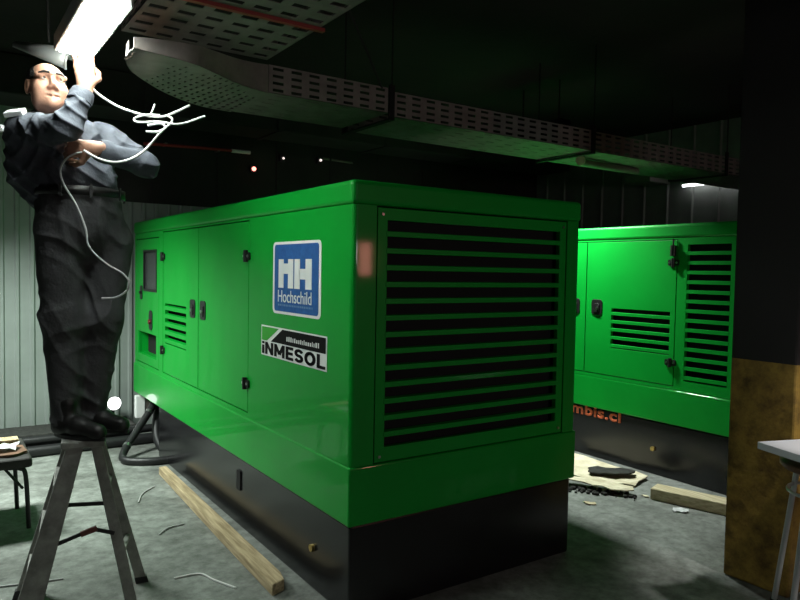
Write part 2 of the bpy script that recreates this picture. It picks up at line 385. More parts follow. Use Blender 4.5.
# stickers
def mk_face(fn): return lambda u, v: fn(u, v, 0)
def sticker_blue(root):
    y0, y1, z0, z1 = .288, .838, 1.316, 1.690
    b = MB(); b.prism(rrect(y0, y1, z0, z1, .03), LF, -.0015, .001)
    s = b.build('logo_sticker', M['white'], root); tag(s, 'blue rounded sticker with a white border and block logo')
    b = MB(); b.prism(rrect(y0 + .024, y1 - .024, z0 + .014, z1 - .014, .018), LF, -.0025, -.0012); b.build('blue_field', M['blue'], s)
    b = MB(); zt, zb = 1.600, 1.452
    # four white bars and two staggered cross pieces; u runs left to right as seen
    U = lambda a: y1 - a * (y1 - y0)
    for a0, a1 in ((.14, .25), (.35, .46), (.485, .595), (.71, .83)):
        b.box(-.0042, -.002, U(a1), U(a0), zb, zt)
    b.box(-.0042, -.002, U(.36), U(.24), 1.525, 1.578); b.box(-.0042, -.002, U(.72), U(.58), 1.500, 1.552)
    b.build('emblem', M['white'], s)
    text_part('Hochschild', 'lettering', M['white'], s, .385, .062, lambda u, w: (-.0026, U(.13) - u, 1.378 + w), bold=.0)
    b = MB(); rr = random.Random(2); u = .13
    while u < .84:                       # a line of print too small to read
        w_ = rr.uniform(.012, .03); b.box(-.0032, -.002, U(min(u + w_, .85)), U(u), 1.358, 1.368); u += w_ + .012
    b.build('fine_print', M['pale'], s)
sticker_blue(g1)
def sticker_brand(root):
    y0, y1, z0, z1 = .222, .985, 1.078, 1.242
    b = MB(); b.prism([(y0, z0), (y1, z0), (y1, z1), (y0, z1)], LF, -.0015, .001)
    s = b.build('brand_sticker', M['white'], root); tag(s, 'white oblong sticker with black block capitals under a black band')
    U = lambda a: y1 - a * (y1 - y0); V = lambda a: z0 + a * (z1 - z0)
    b = MB(); b.prism([(U(.17), V(.50)), (U(.985), V(.50)), (U(.985), V(.955)), (U(.36), V(.955))], LF, -.0028, -.0012); b.build('black_band', M['ink'], s)
    b = MB(); b.prism([(U(.012), V(.50)), (U(.10), V(.50)), (U(.30), V(.955)), (U(.012), V(.955))], LF, -.0028, -.0012); b.build('green_corner', M['sgreen'], s)
    arcp = lambda cx, cy, rx, ry, a0, a1, n=10: [(cx + rx * math.cos(math.radians(a0 + (a1 - a0) * k / n)), cy + ry * math.sin(math.radians(a0 + (a1 - a0) * k / n))) for k in range(n + 1)]
    # heavy block letters: (width, strokes) on a unit cap height
    GL = [(.20, [[(.10, 0), (.10, .70)], [(.10, .82), (.10, 1)]]), (.78, [[(.11, 0), (.11, 1)], [(.67, 0), (.67, 1)], [(.13, .93), (.65, .07)]]),
          (.95, [[(.11, 0), (.11, 1)], [(.84, 0), (.84, 1)], [(.14, .92), (.475, .22)], [(.81, .92), (.475, .22)]]), (.66, [[(.11, 0), (.11, 1)], [(.11, .10), (.64, .10)], [(.11, .5), (.60, .5)], [(.11, .90), (.64, .90)]]),
          (.72, [arcp(.36, .70, .25, .20, 20, 270) + arcp(.36, .30, .25, .20, 90, -160)]), (.86, [arcp(.43, .5, .32, .40, 0, 360, 20)]), (.62, [[(.11, 0), (.11, 1)], [(.11, .10), (.62, .10)]])]
    b = MB(); tw = sum(g_[0] for g_ in GL) + .10 * 6; ku = .735 / tw; kh = .066; u0_ = 0
    for wd_, strokes in GL:
        for st_ in strokes:
            th_ = .215
            for (ax_, ay_), (bx_, by_) in zip(st_[:-1], st_[1:]):
                A_ = Vector((ax_, ay_)); B_ = Vector((bx_, by_)); d_ = (B_ - A_).normalized(); n_ = Vector((-d_.y, d_.x)) * th_ / 2
                ex = d_ * (.03 if len(st_) > 2 else 0)
                b.prism([(U(.02) - (u0_ + p_.x) * ku, V(.055) + p_.y * kh) for p_ in (A_ - ex + n_, A_ - ex - n_, B_ + ex - n_, B_ + ex + n_)], LF, -.0036, -.0014)
        u0_ += wd_ + .10
    b.build('lettering', M['ink'], s)
    b = MB(); rr = random.Random(5); a = .43
    while a < .90:                       # blurred white strokes in the black band
        w_ = rr.uniform(.010, .022); h = rr.uniform(.10, .15); b.box(-.0036, -.0026, U(a + w_), U(a), V(.62), V(.62 + h)); a += w_ + .012
    b.build('fine_print', M['white'], s)
sticker_brand(g1)

# ---- second set, beyond it to the right
GX, GY = 3.13, -.02
g2 = thing('generator_set', 'green and black generator set standing behind, partly hidden by the pillar', 'generator', (GX + W / 2, GY + L / 2, 0), 'green generator sets')
base2 = genset_shell(g2, (GX, GY, 0), base_end=L - .1, proud=.0008)
b = MB(); corner_posts(b, (GX, GY, 0))
LG = lambda u, v, d: (GX + d, GY + u, v)
b.panel(.10, L - .05, ZS, ZL + .004, [(.555, 2.35, .712, 1.826), (.135, .475, .765, 1.785)], LG, 0, .03)
louvre(b, .13, .48, [.778 + .0715 * k for k in range(14)], LG, lip=.026, run=.018, rise=.001)
b.panel(.10, L - .05, ZS, ZL + .004, [], lambda u, v, d: (GX + W - d, GY + u, v), 0, .03)
b.panel(.10, W - .1, ZS, ZL + .004, [], lambda u, v, d: (GX + u, GY + d, v), 0, .03)
b.panel(.10, W - .1, ZS, ZL + .004, [], lambda u, v, d: (GX + u, GY + L - d, v), 0, .03)
o = b.build('canopy_body', M['green'], g2); tag(o, 'green canopy with a tall louvre at the near end')
b = MB(); b.panel(.562, 1.415, .719, 1.819, [(.605, 1.150, .945, 1.275)], LG, 0, .028)
louvre(b, .60, 1.155, [.953 + .066 * k for k in range(5)], LG, lip=.026, run=.018, rise=.001)
dg = b.build('door', M['green'], g2, bevel=.002); tag(dg, 'door with a five-slat louvre and two black hinges')
b = MB(); b.panel(1.424, 2.343, .719, 1.819, [], LG, 0, .028); dg2 = b.build('door', M['green'], g2, bevel=.002)
handle(dg, LG, 1.30, 1.277, -1); handle(dg2, LG, 1.54, 1.277, 1)
for z in (1.650, .893): hinge(dg, LG, .585, z)
b = MB(); b.cyl(LG(.585, 1.70, -.016), LG(.585, 1.78, -.016), .022, 12); b.cyl(LG(.585, 1.78, -.016), LG(.585, 1.83, -.016), .006, 8); b.build('padlock', M['plastic'], dg)
text_part('mbis.cl', 'lettering', M['orange'], base2,   .52, .100, lambda u, w: (GX + .0105, 1.53 - u, .338 + w), bold=.03)
b = MB(); b.cyl((GX + .013, .70, .20), (GX - .003, .70, .20), .018, 12); tag(b.build('drain_plug', M['brass'], base2), 'brass drain plug')

# ------------------------------------------------------------------ timber under and beside the sets
b = MB()
pts = [(-.185, .39), (-.110, .42), (-.092, .50), (-.080, 1.3), (-.062, 2.62), (-.118, 2.62), (-.165, 1.2)]
b.prism(pts, lambda u, v, d: (u, v, d), 0.0, .058)
o = b.build('timber_beam', M['wood'], bevel=.006); tag(o, 'long rough timber beam on the floor along the left side of the nearest generator', 'timber', 'timber beams on the floor')
b = MB()
A, Bq = Vector((2.60, .33, 0)), Vector((2.80, -.32, 0)); dr = (Bq - A).normalized(); nr = Vector((-dr.y, dr.x, 0))
q = [A, Bq, Bq + nr * .145, A + nr * .145]
b.prism([(v.x, v.y) for v in q], lambda u, v, d: (u, v, d), 0.0, .078)
o = b.build('timber_beam', M['wood2'], bevel=.006); tag(o, 'short pale timber beam on the floor before the far generator, left of the pillar', 'timber', 'timber beams on the floor')

# torn cardboard and scraps on the floor between the sets
def slab(name, outline, z, t, m, label, cat, group=None, wob=.01, seed=1):
    rr = random.Random(seed); bm = bmesh.new()
    vs = [bm.verts.new((x_, y_, z)) for x_, y_ in outline]; f = bm.faces.new(vs)
    bmesh.ops.triangulate(bm, faces=[f]); bmesh.ops.subdivide_edges(bm, edges=bm.edges[:], cuts=2, use_grid_fill=True)
    for v in bm.verts: v.co.z += rr.uniform(0, wob); v.co.x += rr.uniform(-.008, .008); v.co.y += rr.uniform(-.008, .008)
    r = bmesh.ops.extrude_face_region(bm, geom=bm.faces[:]); bmesh.ops.translate(bm, verts=[g for g in r['geom'] if isinstance(g, bmesh.types.BMVert)], vec=(0, 0, t))
    bmesh.ops.recalc_face_normals(bm, faces=bm.faces)
    me = bpy.data.meshes.new(name); bm.to_mesh(me); bm.free(); me.materials.append(m)
    o = bpy.data.objects.new(name, me); COL.objects.link(o); return tag(o, label, cat, group)
slab('cardboard_sheet', [(2.32, 1.20), (2.52, .98), (2.60, .70), (2.72, .55), (2.98, .62), (3.02, .95), (3.0, 1.45), (2.75, 1.75), (2.4, 1.55)], .004, .008, M['card'],
     'large torn pale cardboard sheet lying on the floor between the two generators', 'cardboard', wob=.02, seed=3)
slab('cardboard_scrap', [(2.26, .98), (2.36, .72), (2.43, .52), (2.53, .42), (2.60, .47), (2.56, .66), (2.44, .84), (2.34, 1.03)], .036, .008, M['card'],
     'narrow pale cardboard scrap with a rounded end, beside the large torn sheet', 'cardboard', wob=.014, seed=5)
slab('rag', [(2.60, .86), (2.72, .72), (2.86, .66), (2.93, .70), (2.86, .84), (2.70, .96)], .040, .012, M['dirt'],
     'dark flat rag lying on the large torn cardboard sheet', 'rag', wob=.015, seed=8)
b = MB(); rr = random.Random(11)
for k in range(110):
    t = rr.random(); px = 2.12 + .42 * t + rr.gauss(0, .035); py = 1.05 - .62 * t + rr.gauss(0, .05); s_ = rr.uniform(.006, .022)
    b.ell((px, py, .004 + s_ * .3), (s_, s_ * rr.uniform(.5, 1.2), s_ * .6), 6, 4)
o = b.build('dirt_crumbs', M['dirt']); tag(o, 'scatter of dark dirt crumbs along the edge of the torn cardboard', 'dirt', kind='stuff')
slab('plastic_wrapper', [(2.50, .10), (2.535, .045), (2.58, .02), (2.60, .06), (2.56, .12)], .003, .004, M['reflect'], 'small crumpled whitish wrapper on the floor before the short timber beam', 'litter', wob=.012, seed=2)
slab('wood_chip', [(2.12, .50), (2.17, .44), (2.20, .47), (2.15, .53)], .002, .006, M['wood2'], 'small pale wood chip on the floor near the right edge of the nearest generator', 'litter', wob=.004, seed=2)
slab('paper_scrap', [(2.60, .36), (2.62, .35), (2.63, .385), (2.605, .40)], .002, .006, M['card'], 'tiny paper scrap at the left end of the short timber beam', 'litter', wob=.004, seed=6)
# offcuts of wire on the floor
for pts, m, lb in (
    ([(-.30, .56, .004), (-.36, .70, .004), (-.40, .80, .006), (-.52, .82, .004)] , M['cable'], 'pale wire offcut on the floor nearest the end of the long timber beam'),
    ([(-.40, 2.05, .004), (-.33, 2.22, .005), (-.22, 2.34, .004)], M['greycable'], 'thin straight wire offcut on the floor behind the ladder, beside the long timber beam'),
    ([(-1.30, 1.18, .004), (-1.12, 1.13, .005), (-.98, 1.10, .004)], M['greycable'], 'pale wire offcut on the floor left of the ladder'),
    ([(-.26, 1.52, .004), (-.36, 1.50, .006), (-.43, 1.43, .004)], M['greycable'], 'short curved wire offcut on the floor midway along the long timber beam')):
    b = MB(); b.tube(spline(pts, 6), .005, 6); tag(b.build('wire_offcut', m), lb, 'wire', 'wire offcuts on the floor')

# ------------------------------------------------------------------ pipes and hoses by the back wall
for y_, z_, r_, lb in ((3.60, .045, .045, 'thick black pipe lying on the floor along the back kerb'), (3.665, .118, .035, 'thinner black pipe resting above the thick one against the back kerb')):
    b = MB(); b.cyl((-3.0, y_, z_), (.35, y_, z_), r_, 14); tag(b.build('black_pipe', M['rubber']), lb, 'pipe', 'black pipes along the back kerb')
b = MB(); hp = spline([(.10, 3.55, .42), (.04, 3.45, .34), (-.10, 3.32, .20), (-.24, 3.17, .07), (-.27, 3.02, .035), (-.12, 2.90, .032), (.10, 2.86, .03)], 8); b.tube(hp, .030, 12)
hz = thing('black_hose', 'black hose hanging from the far end of the nearest generator to the floor', 'hose', (-.2, 3.1, 0))
b.build('hose_body', M['rubber'], hz)
for k in (10, 22):
    b = MB(); t = (hp[k + 1] - hp[k]).normalized(); b.cyl(hp[k] - t * .012, hp[k] + t * .012, .034, 12); b.build('hose_clamp', M['steel'], hz)
b = MB(); b.tube(spline([(.16, 3.60, .42), (.10, 3.50, .30), (.06, 3.36, .12), (.08, 3.22, .03), (.16, 3.1, .03)], 8), .036, 12)
tag(b.build('black_hose', M['rubber']), 'shorter thick black hose dropping behind the hanging one under the generator end', 'hose')
# work lamps at floor level
def worklamp(name, loc, r, label):
    x_, y_, z_ = loc
    t = thing(name, label, 'lamp', (x_, y_, 0))
    b = MB(); b.box(x_ - .07, x_ + .07, y_ - .02, y_ + .10, 0 if z_ < .15 else .156, .17); b.box(x_ - .012, x_ + .012, y_ + .03, y_ + .05, .16, z_); b.build('stand', M['plastic'], t)
    b = MB(); b.tube([(x_, y_ + .07, z_), (x_, y_ + .03, z_), (x_, y_ - .015, z_)], [r * .5, r * .95, r * 1.08], 20); b.build('lamp_housing', M['plastic'], t)
    b = MB(); b.ell((x_, y_ - .012, z_), (r, .02, r), 20, 10); b.build('lamp_lens', M['bulb'], t)
worklamp('work_lamp', (-.165, 3.93, .318), .058, 'small round lit work lamp on the kerb, seen just above the man\'s shoe')
t = thing('junction_box', 'bright metal junction box with a grey cap under the far end of the nearest generator', 'junction box', (.10, 3.80, .155))
b = MB(); b.box(-.02, .06, 3.74, 3.80, .20, .40); b.build('box_body', M['white'], t, bevel=.006)
b = MB(); b.box(.06, .12, 3.75, 3.80, .20, .37); b.build('box_cap', M['galv'], t, bevel=.006)

# ------------------------------------------------------------------ overhead: cable trays, pipe, pilot lights
def slotted(b, fn, u0, u1, v0, v1, du, nv, fu=.58, fv=.42, t=.003):
    nu = max(1, int(round((u1 - u0) / du))); pu = (u1 - u0) / nu; pv = (v1 - v0) / nv
    holes = [(u0 + pu * (i + .5 - fu / 2), u0 + pu * (i + .5 + fu / 2), v0 + pv * (j + .5 - fv / 2), v0 + pv * (j + .5 + fv / 2)) for i in range(nu) for j in range(nv)]
    b.panel(u0, u1, v0, v1, holes, fn, 0, t)
TZ0, TZ1, TY0, TY1 = 2.43, 2.57, .70, 1.22
tr = thing('cable_tray', 'long perforated metal cable tray running over both generators', 'cable tray', (1.5, .92, TZ0))
def tray_run(x0, x1, dz, dy=0.):
    for fn_ in (lambda u, v, d: (u, TY0 + dy + d, v + dz), lambda u, v, d: (u, TY1 + dy - d, v + dz)):
        b = MB(); slotted(b, fn_, x0, x1, TZ0, TZ1, .105, 4); b.build('side_rail', M['galv'], tr)
    b = MB(); slotted(b, lambda u, v, d: (u, v + dy, TZ0 + dz + d), x0, x1, TY0, TY1, .16, 6, fu=.40, fv=.14); b.build('tray_floor', M['galv'], tr)
tray_run(-.095, .62, 0.004); tray_run(.66, 2.32, -.012); tray_run(2.345, 5.18, -.016)
for xx in (.64, 2.335, 4.0):
    b = MB(); b.box(xx - .018, xx + .018, TY0 - .012, TY0 - .002, TZ0 - .03, TZ1 + .02); b.box(xx - .018, xx + .018, TY1 + .002, TY1 + .012, TZ0 - .03, TZ1 + .02)
    b.box(xx - .018, xx + .018, TY0 - .012, TY1 + .012, TZ0 - .034, TZ0 - .024); h_ = b.build('hanger', M['lining'], tr)
    for yy in (TY0 - .007, TY1 + .007):
        b = MB(); b.cyl((xx, yy, TZ1 + .01), (xx, yy, ZC), .005, 8); b.build('hanger_rod', M['lining'], h_)
# curved elbow at the left end of the run
eb = thing('tray_elbow', 'curved perforated tray elbow at the left end of the long cable tray', 'cable tray', (-.4, .9, TZ0))
rows = 9
outer = [tuple(v)[:2] for v in spline([(-.10, 1.22, 0), (-.26, 1.20, 0), (-.40, 1.12, 0), (-.53, 1.01, 0), (-.64, .88, 0), (-.74, .74, 0), (-.80, .60, 0), (-.825, .44, 0)], 3)]
inner_ = [tuple(v)[:2] for v in spline([(-.10, .695, 0), (-.21, .66, 0), (-.32, .60, 0), (-.43, .52, 0), (-.53, .45, 0), (-.64, .41, 0), (-.74, .385, 0), (-.820, .37, 0)], 3)]
b = MB(); grid = [[(xi + (xo - xi) * j / rows, yi + (yo - yi) * j / rows, TZ0) for j in range(rows + 1)] for (xo, yo), (xi, yi) in zip(outer, inner_)]
vs = [p for g_ in grid for p in g_]; fs = []
for i in range(len(outer) - 1):
    for j in range(rows): fs.append((i * (rows + 1) + j, (i + 1) * (rows + 1) + j, (i + 1) * (rows + 1) + j + 1, i * (rows + 1) + j + 1))
b.add(vs, fs); o = b.build('tray_floor', M['galv'], eb)
bm = bmesh.new(); bm.from_mesh(o.data); bmesh.ops.remove_doubles(bm, verts=bm.verts, dist=.002)
# punch slots: inset every face and delete the middle
r = bmesh.ops.inset_individual(bm, faces=[f for f in bm.faces if f.calc_area() > 2e-4], thickness=.014, use_even_offset=True)
bmesh.ops.delete(bm, geom=[f for k, f in enumerate(bm.faces) if False], context='FACES')
inner = [f for f in bm.faces if all(len(e.link_faces) == 2 for e in f.edges) and f.calc_area() < 2.2e-3 and f.calc_area() > 2e-4 and min(e.calc_length() for e in f.edges) > .012]
cand = set(r['faces']); mids = [f for f in inner if f not in cand]
bmesh.ops.delete(bm, geom=mids, context='FACES_ONLY'); bm.to_mesh(o.data); bm.free()
sol = o.modifiers.new('thickness', 'SOLIDIFY'); sol.thickness = .003
def strip(path, z0, z1, z2):
    b = MB(); n = len(path); vs = [(x_, y_, z_) for i, (x_, y_) in enumerate(path) for z_ in (z0, z1 + (z2 - z1) * i / (n - 1))]
    b.add(vs, [(2 * i, 2 * i + 2, 2 * i + 3, 2 * i + 1) for i in range(n - 1)])
    o = b.build('side_rail', M['galv'], eb); sol = o.modifiers.new('thickness', 'SOLIDIFY'); sol.thickness = .003
strip(outer, TZ0, TZ1, TZ0 + .05); strip(inner_, TZ0, TZ1, TZ0 + .045)
# the wide tray overhead, coming towards the camera
wt = thing('cable_tray', 'wide perforated cable tray overhead beside the lit lamp, running towards the camera', 'cable tray', (-.45, -.4, 2.59))
b = MB(); slotted(b, lambda u, v, d: (v, u, 2.59 + d), -1.6, .115, -.80, -.11, .105, 6, fu=.36, fv=.62); b.build('tray_floor', M['galv'], wt)
b = MB(); slotted(b, lambda u, v, d: (v, u, 2.59 + d), .135, .69, -.80, -.11, .105, 6, fu=.36, fv=.62); b.build('tray_floor', M['galv'], wt)
for xx in (-.80, -.113):
    b = MB(); slotted(b, lambda u, v, d, xx=xx: (xx + d, u, v), -1.6, .69, 2.59, 2.72, .105, 4); b.build('side_rail', M['galv'], wt)
for yy in (.125, -1.185):
    b = MB(); b.box(-.82, -.09, yy - .012, yy + .012, 2.575, 2.59); h_ = b.build('hanger', M['redpipe'], wt)
    for xx in (-.815, -.095):
        b = MB(); b.cyl((xx, yy, 2.59), (xx, yy, ZC), .006, 8); b.build('hanger_rod', M['dark'], h_)
# diagonal stay rod from the ceiling to the tray
b = MB(); b.cyl((-.05, .34, ZC), (.58, .703, 2.568), .007, 8); tag(b.build('stay_rod', M['dark']), 'thin slanting stay rod above the long cable tray', 'rod')
# curved sheet hood over the man's head
b = MB()
n = 14
th = thing('sheet_hood', 'curved grey sheet metal hood under the ceiling behind the man\'s head', 'hood', (-1.05, 1.35, 2.6))
# trough-shaped cover: half pipe with its open mouth to the right
P1, P0 = Vector((-.925, 1.08, 2.515)), Vector((-1.16, 1.25, 2.60)); ax = (P1 - P0).normalized()
sx = ax.cross(Vector((0, 0, 1))).normalized(); sz = sx.cross(ax).normalized()
vs = []; 
for p_, r_ in ((P0, .025), (P0.lerp(P1, .5), .055), (P1, .085)):
    for k in range(n + 1):
        a = math.radians(-40) + math.radians(200) * k / n
        vs.append(p_ + sx * math.cos(a) * r_ + sz * math.sin(a) * r_ * .85)
fs = [(i * (n + 1) + k, i * (n + 1) + k + 1, (i + 1) * (n + 1) + k + 1, (i + 1) * (n + 1) + k) for i in range(2) for k in range(n)]
b.add(vs, fs, True); o = b.build('hood_shell', M['fixture'], th); s_ = o.modifiers.new('thickness', 'SOLIDIFY'); s_.thickness = .004
b = MB(); b.tube([v for v in vs[2 * (n + 1):]], .006, 8); b.build('rolled_rim', M['fixture'], th)
b = MB(); b.cyl(P0.lerp(P1, .5) + sz * .06, P0.lerp(P1, .5) + Vector((0, 0, ZC - 2.59)), .006, 8); b.build('hanger', M['dark'], th)

# the lit ceiling fixture the man is working on
fx = thing('fluorescent_fixture', 'glaring lit fluorescent fixture over the man\'s raised hand', 'light fixture', (-.95, .45, 2.5))
b = MB(); b.box(-1.045, -.885, .10, .84, 2.515, 2.565); b.box(-1.050, -1.036, .10, .84, 2.495, 2.565); b.box(-.894, -.882, .10, .84, 2.495, 2.565)
b.build('fixture_housing', M['fixture'], fx, bevel=.004)
b = MB(); b.box(-1.032, -.898, .11, .83, 2.488, 2.514); b.build('diffuser', M['diffuser'], fx, bevel=.006)
for yy in (.22, .70):
    b = MB(); b.cyl((-.96, yy, 2.56), (-.96, yy, ZC), .006, 8); b.build('hanger', M['dark'], fx)

# ceiling-level things along the back
b = MB(); b.tube([(.1, 3.98, 2.67), (.62, 3.98, 2.69), (1.05, 3.98, 2.70)], .014, 10)
rp = thing('red_pipe', 'thin red pipe high on the back wall with a pale coupling at its end', 'pipe', (.6, 3.98, 2.69)); b.build('pipe_run', M['redpipe'], rp)
b = MB(); b.cyl((.93, 3.98, 2.697), (1.12, 3.98, 2.70), .018, 12); b.build('coupling', M['white'], rp)
for xx in (.3, .8):
    b = MB(); b.box(xx - .01, xx + .01, 3.97, 4.10, 2.675, 2.70); b.build('pipe_clip', M['galv'], rp)
def pilot(loc, r, m, label):
    t = thing('pilot_light', label, 'pilot light', loc, 'pilot lights on the back wall')
    x_, y_, z_ = loc
    b = MB(); b.box(x_ - .03, x_ + .03, y_ + .01, YB, z_ - .03, z_ + .03); b.build('light_base', M['plastic'], t)
    b = MB(); b.ell((x_, y_, z_), (r, r, r), 12, 8); b.build('light_lens', m, t)
pilot((1.18, 4.02, 2.55), .022, M['redled'], 'small glowing red pilot light high on the back wall')
pilot((1.50, 4.02, 2.69), .012, M['whiteled'], 'tiny pale pilot light on the back wall, first to the right of the red one')
pilot((1.93, 4.02, 2.715), .014, M['whiteled'], 'tiny pale pilot light on the back wall, farthest right of the red one')
b = MB(); b.cyl((1.98, 4.075, 2.745), (2.35, 4.075, 2.735), .014, 8)
tag(b.build('conduit', M['galv']), 'short grey conduit beside the farthest pilot light on the back wall', 'conduit')
dk = thing('air_duct', 'dark rectangular air duct along the top of the back wall', 'duct', (2.0, 3.7, 2.85))
b = MB(); b.box(-1.2, 5.15, 3.45, 3.95, 2.84, 3.145); b.build('duct_body', M['dark'], dk, bevel=.01)
for xx in (0, 1.2, 2.4, 3.6):
    b = MB(); b.box(xx - .02, xx + .02, 3.44, 3.96, 2.83, 3.11); b.build('duct_flange', M['dark'], dk)
wl = thing('wall_fixture', 'slim lit fluorescent strip on the right wall above the far generator', 'light fixture', (5.15, 1.5, 2.5))
b = MB(); b.box(5.10, 5.18, 1.20, 1.86, 2.525, 2.565); b.build('fixture_housing', M['fixture'], wl, bevel=.004)
b = MB(); b.cyl((5.12, 1.22, 2.510), (5.12, 1.84, 2.510), .013, 12); b.build('tube_lamp', M['bulb'], wl)
b = MB(); b.box(4.80, 5.16, 2.02, 2.32, 2.55, 2.62); tag(b.build('wall_box', M['galv'], bevel=.006), 'flat grey box on the right wall behind the lit fluorescent strip', 'box')
kb = thing('pipe_stub', 'short pale pipe stub under the long cable tray at the gap between the generators', 'pipe', (2.42, .9, 2.37))
b = MB(); b.tube([(2.40, .86, 2.376), (2.50, .93, 2.380), (3.2, .98, 2.386)], [.028, .026, .026], 12); b.build('stub_body', M['galv'], kb)
b = MB(); b.cyl((2.385, .85, 2.375), (2.41, .868, 2.377), .034, 12); b.build('end_cap', M['card'], kb)

# ------------------------------------------------------------------ stepladder
a_ = math.radians(9.4); RX, RY = Vector((math.cos(a_), -math.sin(a_), 0)), Vector((math.sin(a_), math.cos(a_), 0)); LO = Vector((-.945, .77, 0))
Lw = lambda x_, y_, z_: LO + RX * x_ + RY * y_ + Vector((0, 0, z_))
ld = thing('stepladder', 'worn aluminium stepladder the man stands on', 'ladder', tuple(LO))
def stile(a, c, w0, w1, t):
    b = MB(); A, C_ = Vector(a), Vector(c)
    for s_ in (0,):
        vs = []
        for p_, w_ in ((A, w0), (C_, w1)):
            for sx_ in (-1, 1):
                for sy_ in (-1, 1): vs.append(Lw(p_.x + sx_ * w_ / 2, p_.y + sy_ * t / 2, p_.z))
        b.add(vs, [(0, 1, 3, 2), (4, 6, 7, 5), (0, 4, 5, 1), (2, 3, 7, 6), (0, 2, 6, 4), (1, 5, 7, 3)])
    return b
for y0, y1 in ((-.155, -.19), (.155, .19)):
    st = stile((-.03, y0, .775), (-.238, y1, .0), .068, .108, .026).build('front_stile', M['alu'], ld, bevel=.004)
    b = MB(); b.bar(Lw(-.230, y1, .03), Lw(-.241, y1, -.0), .118, .036, up=RY); 
    b = stile((-.228, y1, .04), (-.239, y1, .0), .116, .118, .034); b.build('rubber_foot', M['rubber'], st)
    if y0 < 0:
        s0 = stile((-.068, y0 - .0145, .64), (-.088, y0 - .0155, .565), .05, .052, .002); s0.build('warning_label', mat('faded_label', (.28, .25, .22), .6, col2=(.30, .10, .08), vscale=40), st)
        s0 = stile((-.098, y0 - .0165, .53), (-.130, y0 - .0185, .41), .05, .052, .002); s0.build('yellow_label', mat('yellow_label', (.20, .17, .03), .6, var=.4, vscale=40), st)
for (x0, y0), (x1, y1) in (((.052, -.13), (.205, -.14)), ((.058, .13), (.262, .15))):
    st = stile((x0, y0, .775), (x1, y1, .0), .046, .050, .024).build('rear_stile', M['alu'], ld, bevel=.003)
    b = stile((x1 - .006, y1, .03), (x1 + .001, y1, .0), .058, .058, .032); b.build('rubber_foot', M['rubber'], st)
for z_ in (.20, .40, .60):
    xc = -.03 - .208 * (.775 - z_) / .775; yy = .155 + .035 * (.775 - z_) / .775 - .012
    b = MB(); vs = [Lw(xc + sx_ * .04, sy_ * yy, z_ + sz_ * .012) for sx_ in (-1, 1) for sy_ in (-1, 1) for sz_ in (-1, 1)]
    b.add(vs, [(0, 1, 3, 2), (4, 6, 7, 5), (0, 4, 5, 1), (2, 3, 7, 6), (0, 2, 6, 4), (1, 5, 7, 3)]); b.build('tread', M['alu'], ld, bevel=.003)
for z_ in (.25, .55):
    f_ = (.775 - z_) / .775
    b = MB(); b.bar(Lw(.052 + .153 * f_, -.12, z_), Lw(.058 + .204 * f_, .13, z_), .02, .02); b.build('cross_bar', M['alu'], ld)
b = MB(); vs = [Lw(sx_, sy_ * .175, sz_) for sx_ in (-.085, .088) for sy_ in (-1, 1) for sz_ in (.765, .797)]
b.add(vs, [(0, 1, 3, 2), (4, 6, 7, 5), (0, 4, 5, 1), (2, 3, 7, 6), (0, 2, 6, 4), (1, 5, 7, 3)]); b.build('top_platform', M['alu'], ld, bevel=.006)
b = MB(); b.bar(Lw(-.105, .172, .42), Lw(.135, .135, .415), .008, .018); b.build('spreader', M['rubber'], ld)
b = MB(); b.bar(Lw(-.125, -.172, .355), Lw(.04, -.160, .405), .008, .016); b.bar(Lw(.04, -.160, .405), Lw(.125, -.148, .370), .008, .016); sp_ = b.build('spreader', M['rubber'], ld)
b = MB(); b.bar(Lw(-.01, -.168, .390), Lw(.055, -.164, .408), .014, .022); b.build('spreader_joint', mat('red_joint', (.12, .03, .025), .5), sp_)

# ------------------------------------------------------------------ bench at the left, stool at the right
bn = thing('bench', 'dark low bench cut off by the left edge of the photo', 'bench', (-1.4, 2.15, 0))
b = MB(); b.box(-1.80, -1.03, 1.87, 2.42, .375, .435); b.build('seat', M['seat'], bn, bevel=.018, seg=3)
for (x_, y_) in ((-1.06, 1.94), (-1.085, 2.34), (-1.74, 1.94), (-1.74, 2.34)):
    b = MB(); s_ = 1 if x_ > -1.4 else -1
    b.tube(spline([(x_ - s_ * .10, y_, .372), (x_ - s_ * .03, y_, .36), (x_, y_, .31), (x_ + s_ * .015, y_, 0.0)], 6), .013, 10); lg = b.build('leg', M['rubber'], bn)
for y_ in (1.94, 2.34):
    b = MB(); b.tube([(-1.075, y_, .24), (-1.17, y_, .372)], .008, 8); b.build('brace', M['rubber'], bn)
slab('paper', [(-1.22, 1.98), (-1.10, 1.99), (-1.08, 2.10), (-1.20, 2.12)], .452, .004, M['reflect'], 'crumpled white paper lying on the junk on the dark bench', 'paper', wob=.03, seed=4)
b = MB(); b.box(-1.45, -1.07, 2.20, 2.30, .436, .475); tag(b.build('wood_offcut', M['wood'], bevel=.004), 'rough wood offcut lying on the dark bench', 'wood')
slab('leather_glove', [(-1.24, 1.95), (-1.12, 1.92), (-1.04, 1.98), (-1.05, 2.14), (-1.14, 2.18), (-1.25, 2.14)], .4365, .012, M['brownseat'], 'flat brown work glove lying under the white paper on the dark bench', 'glove', wob=.004, seed=9)

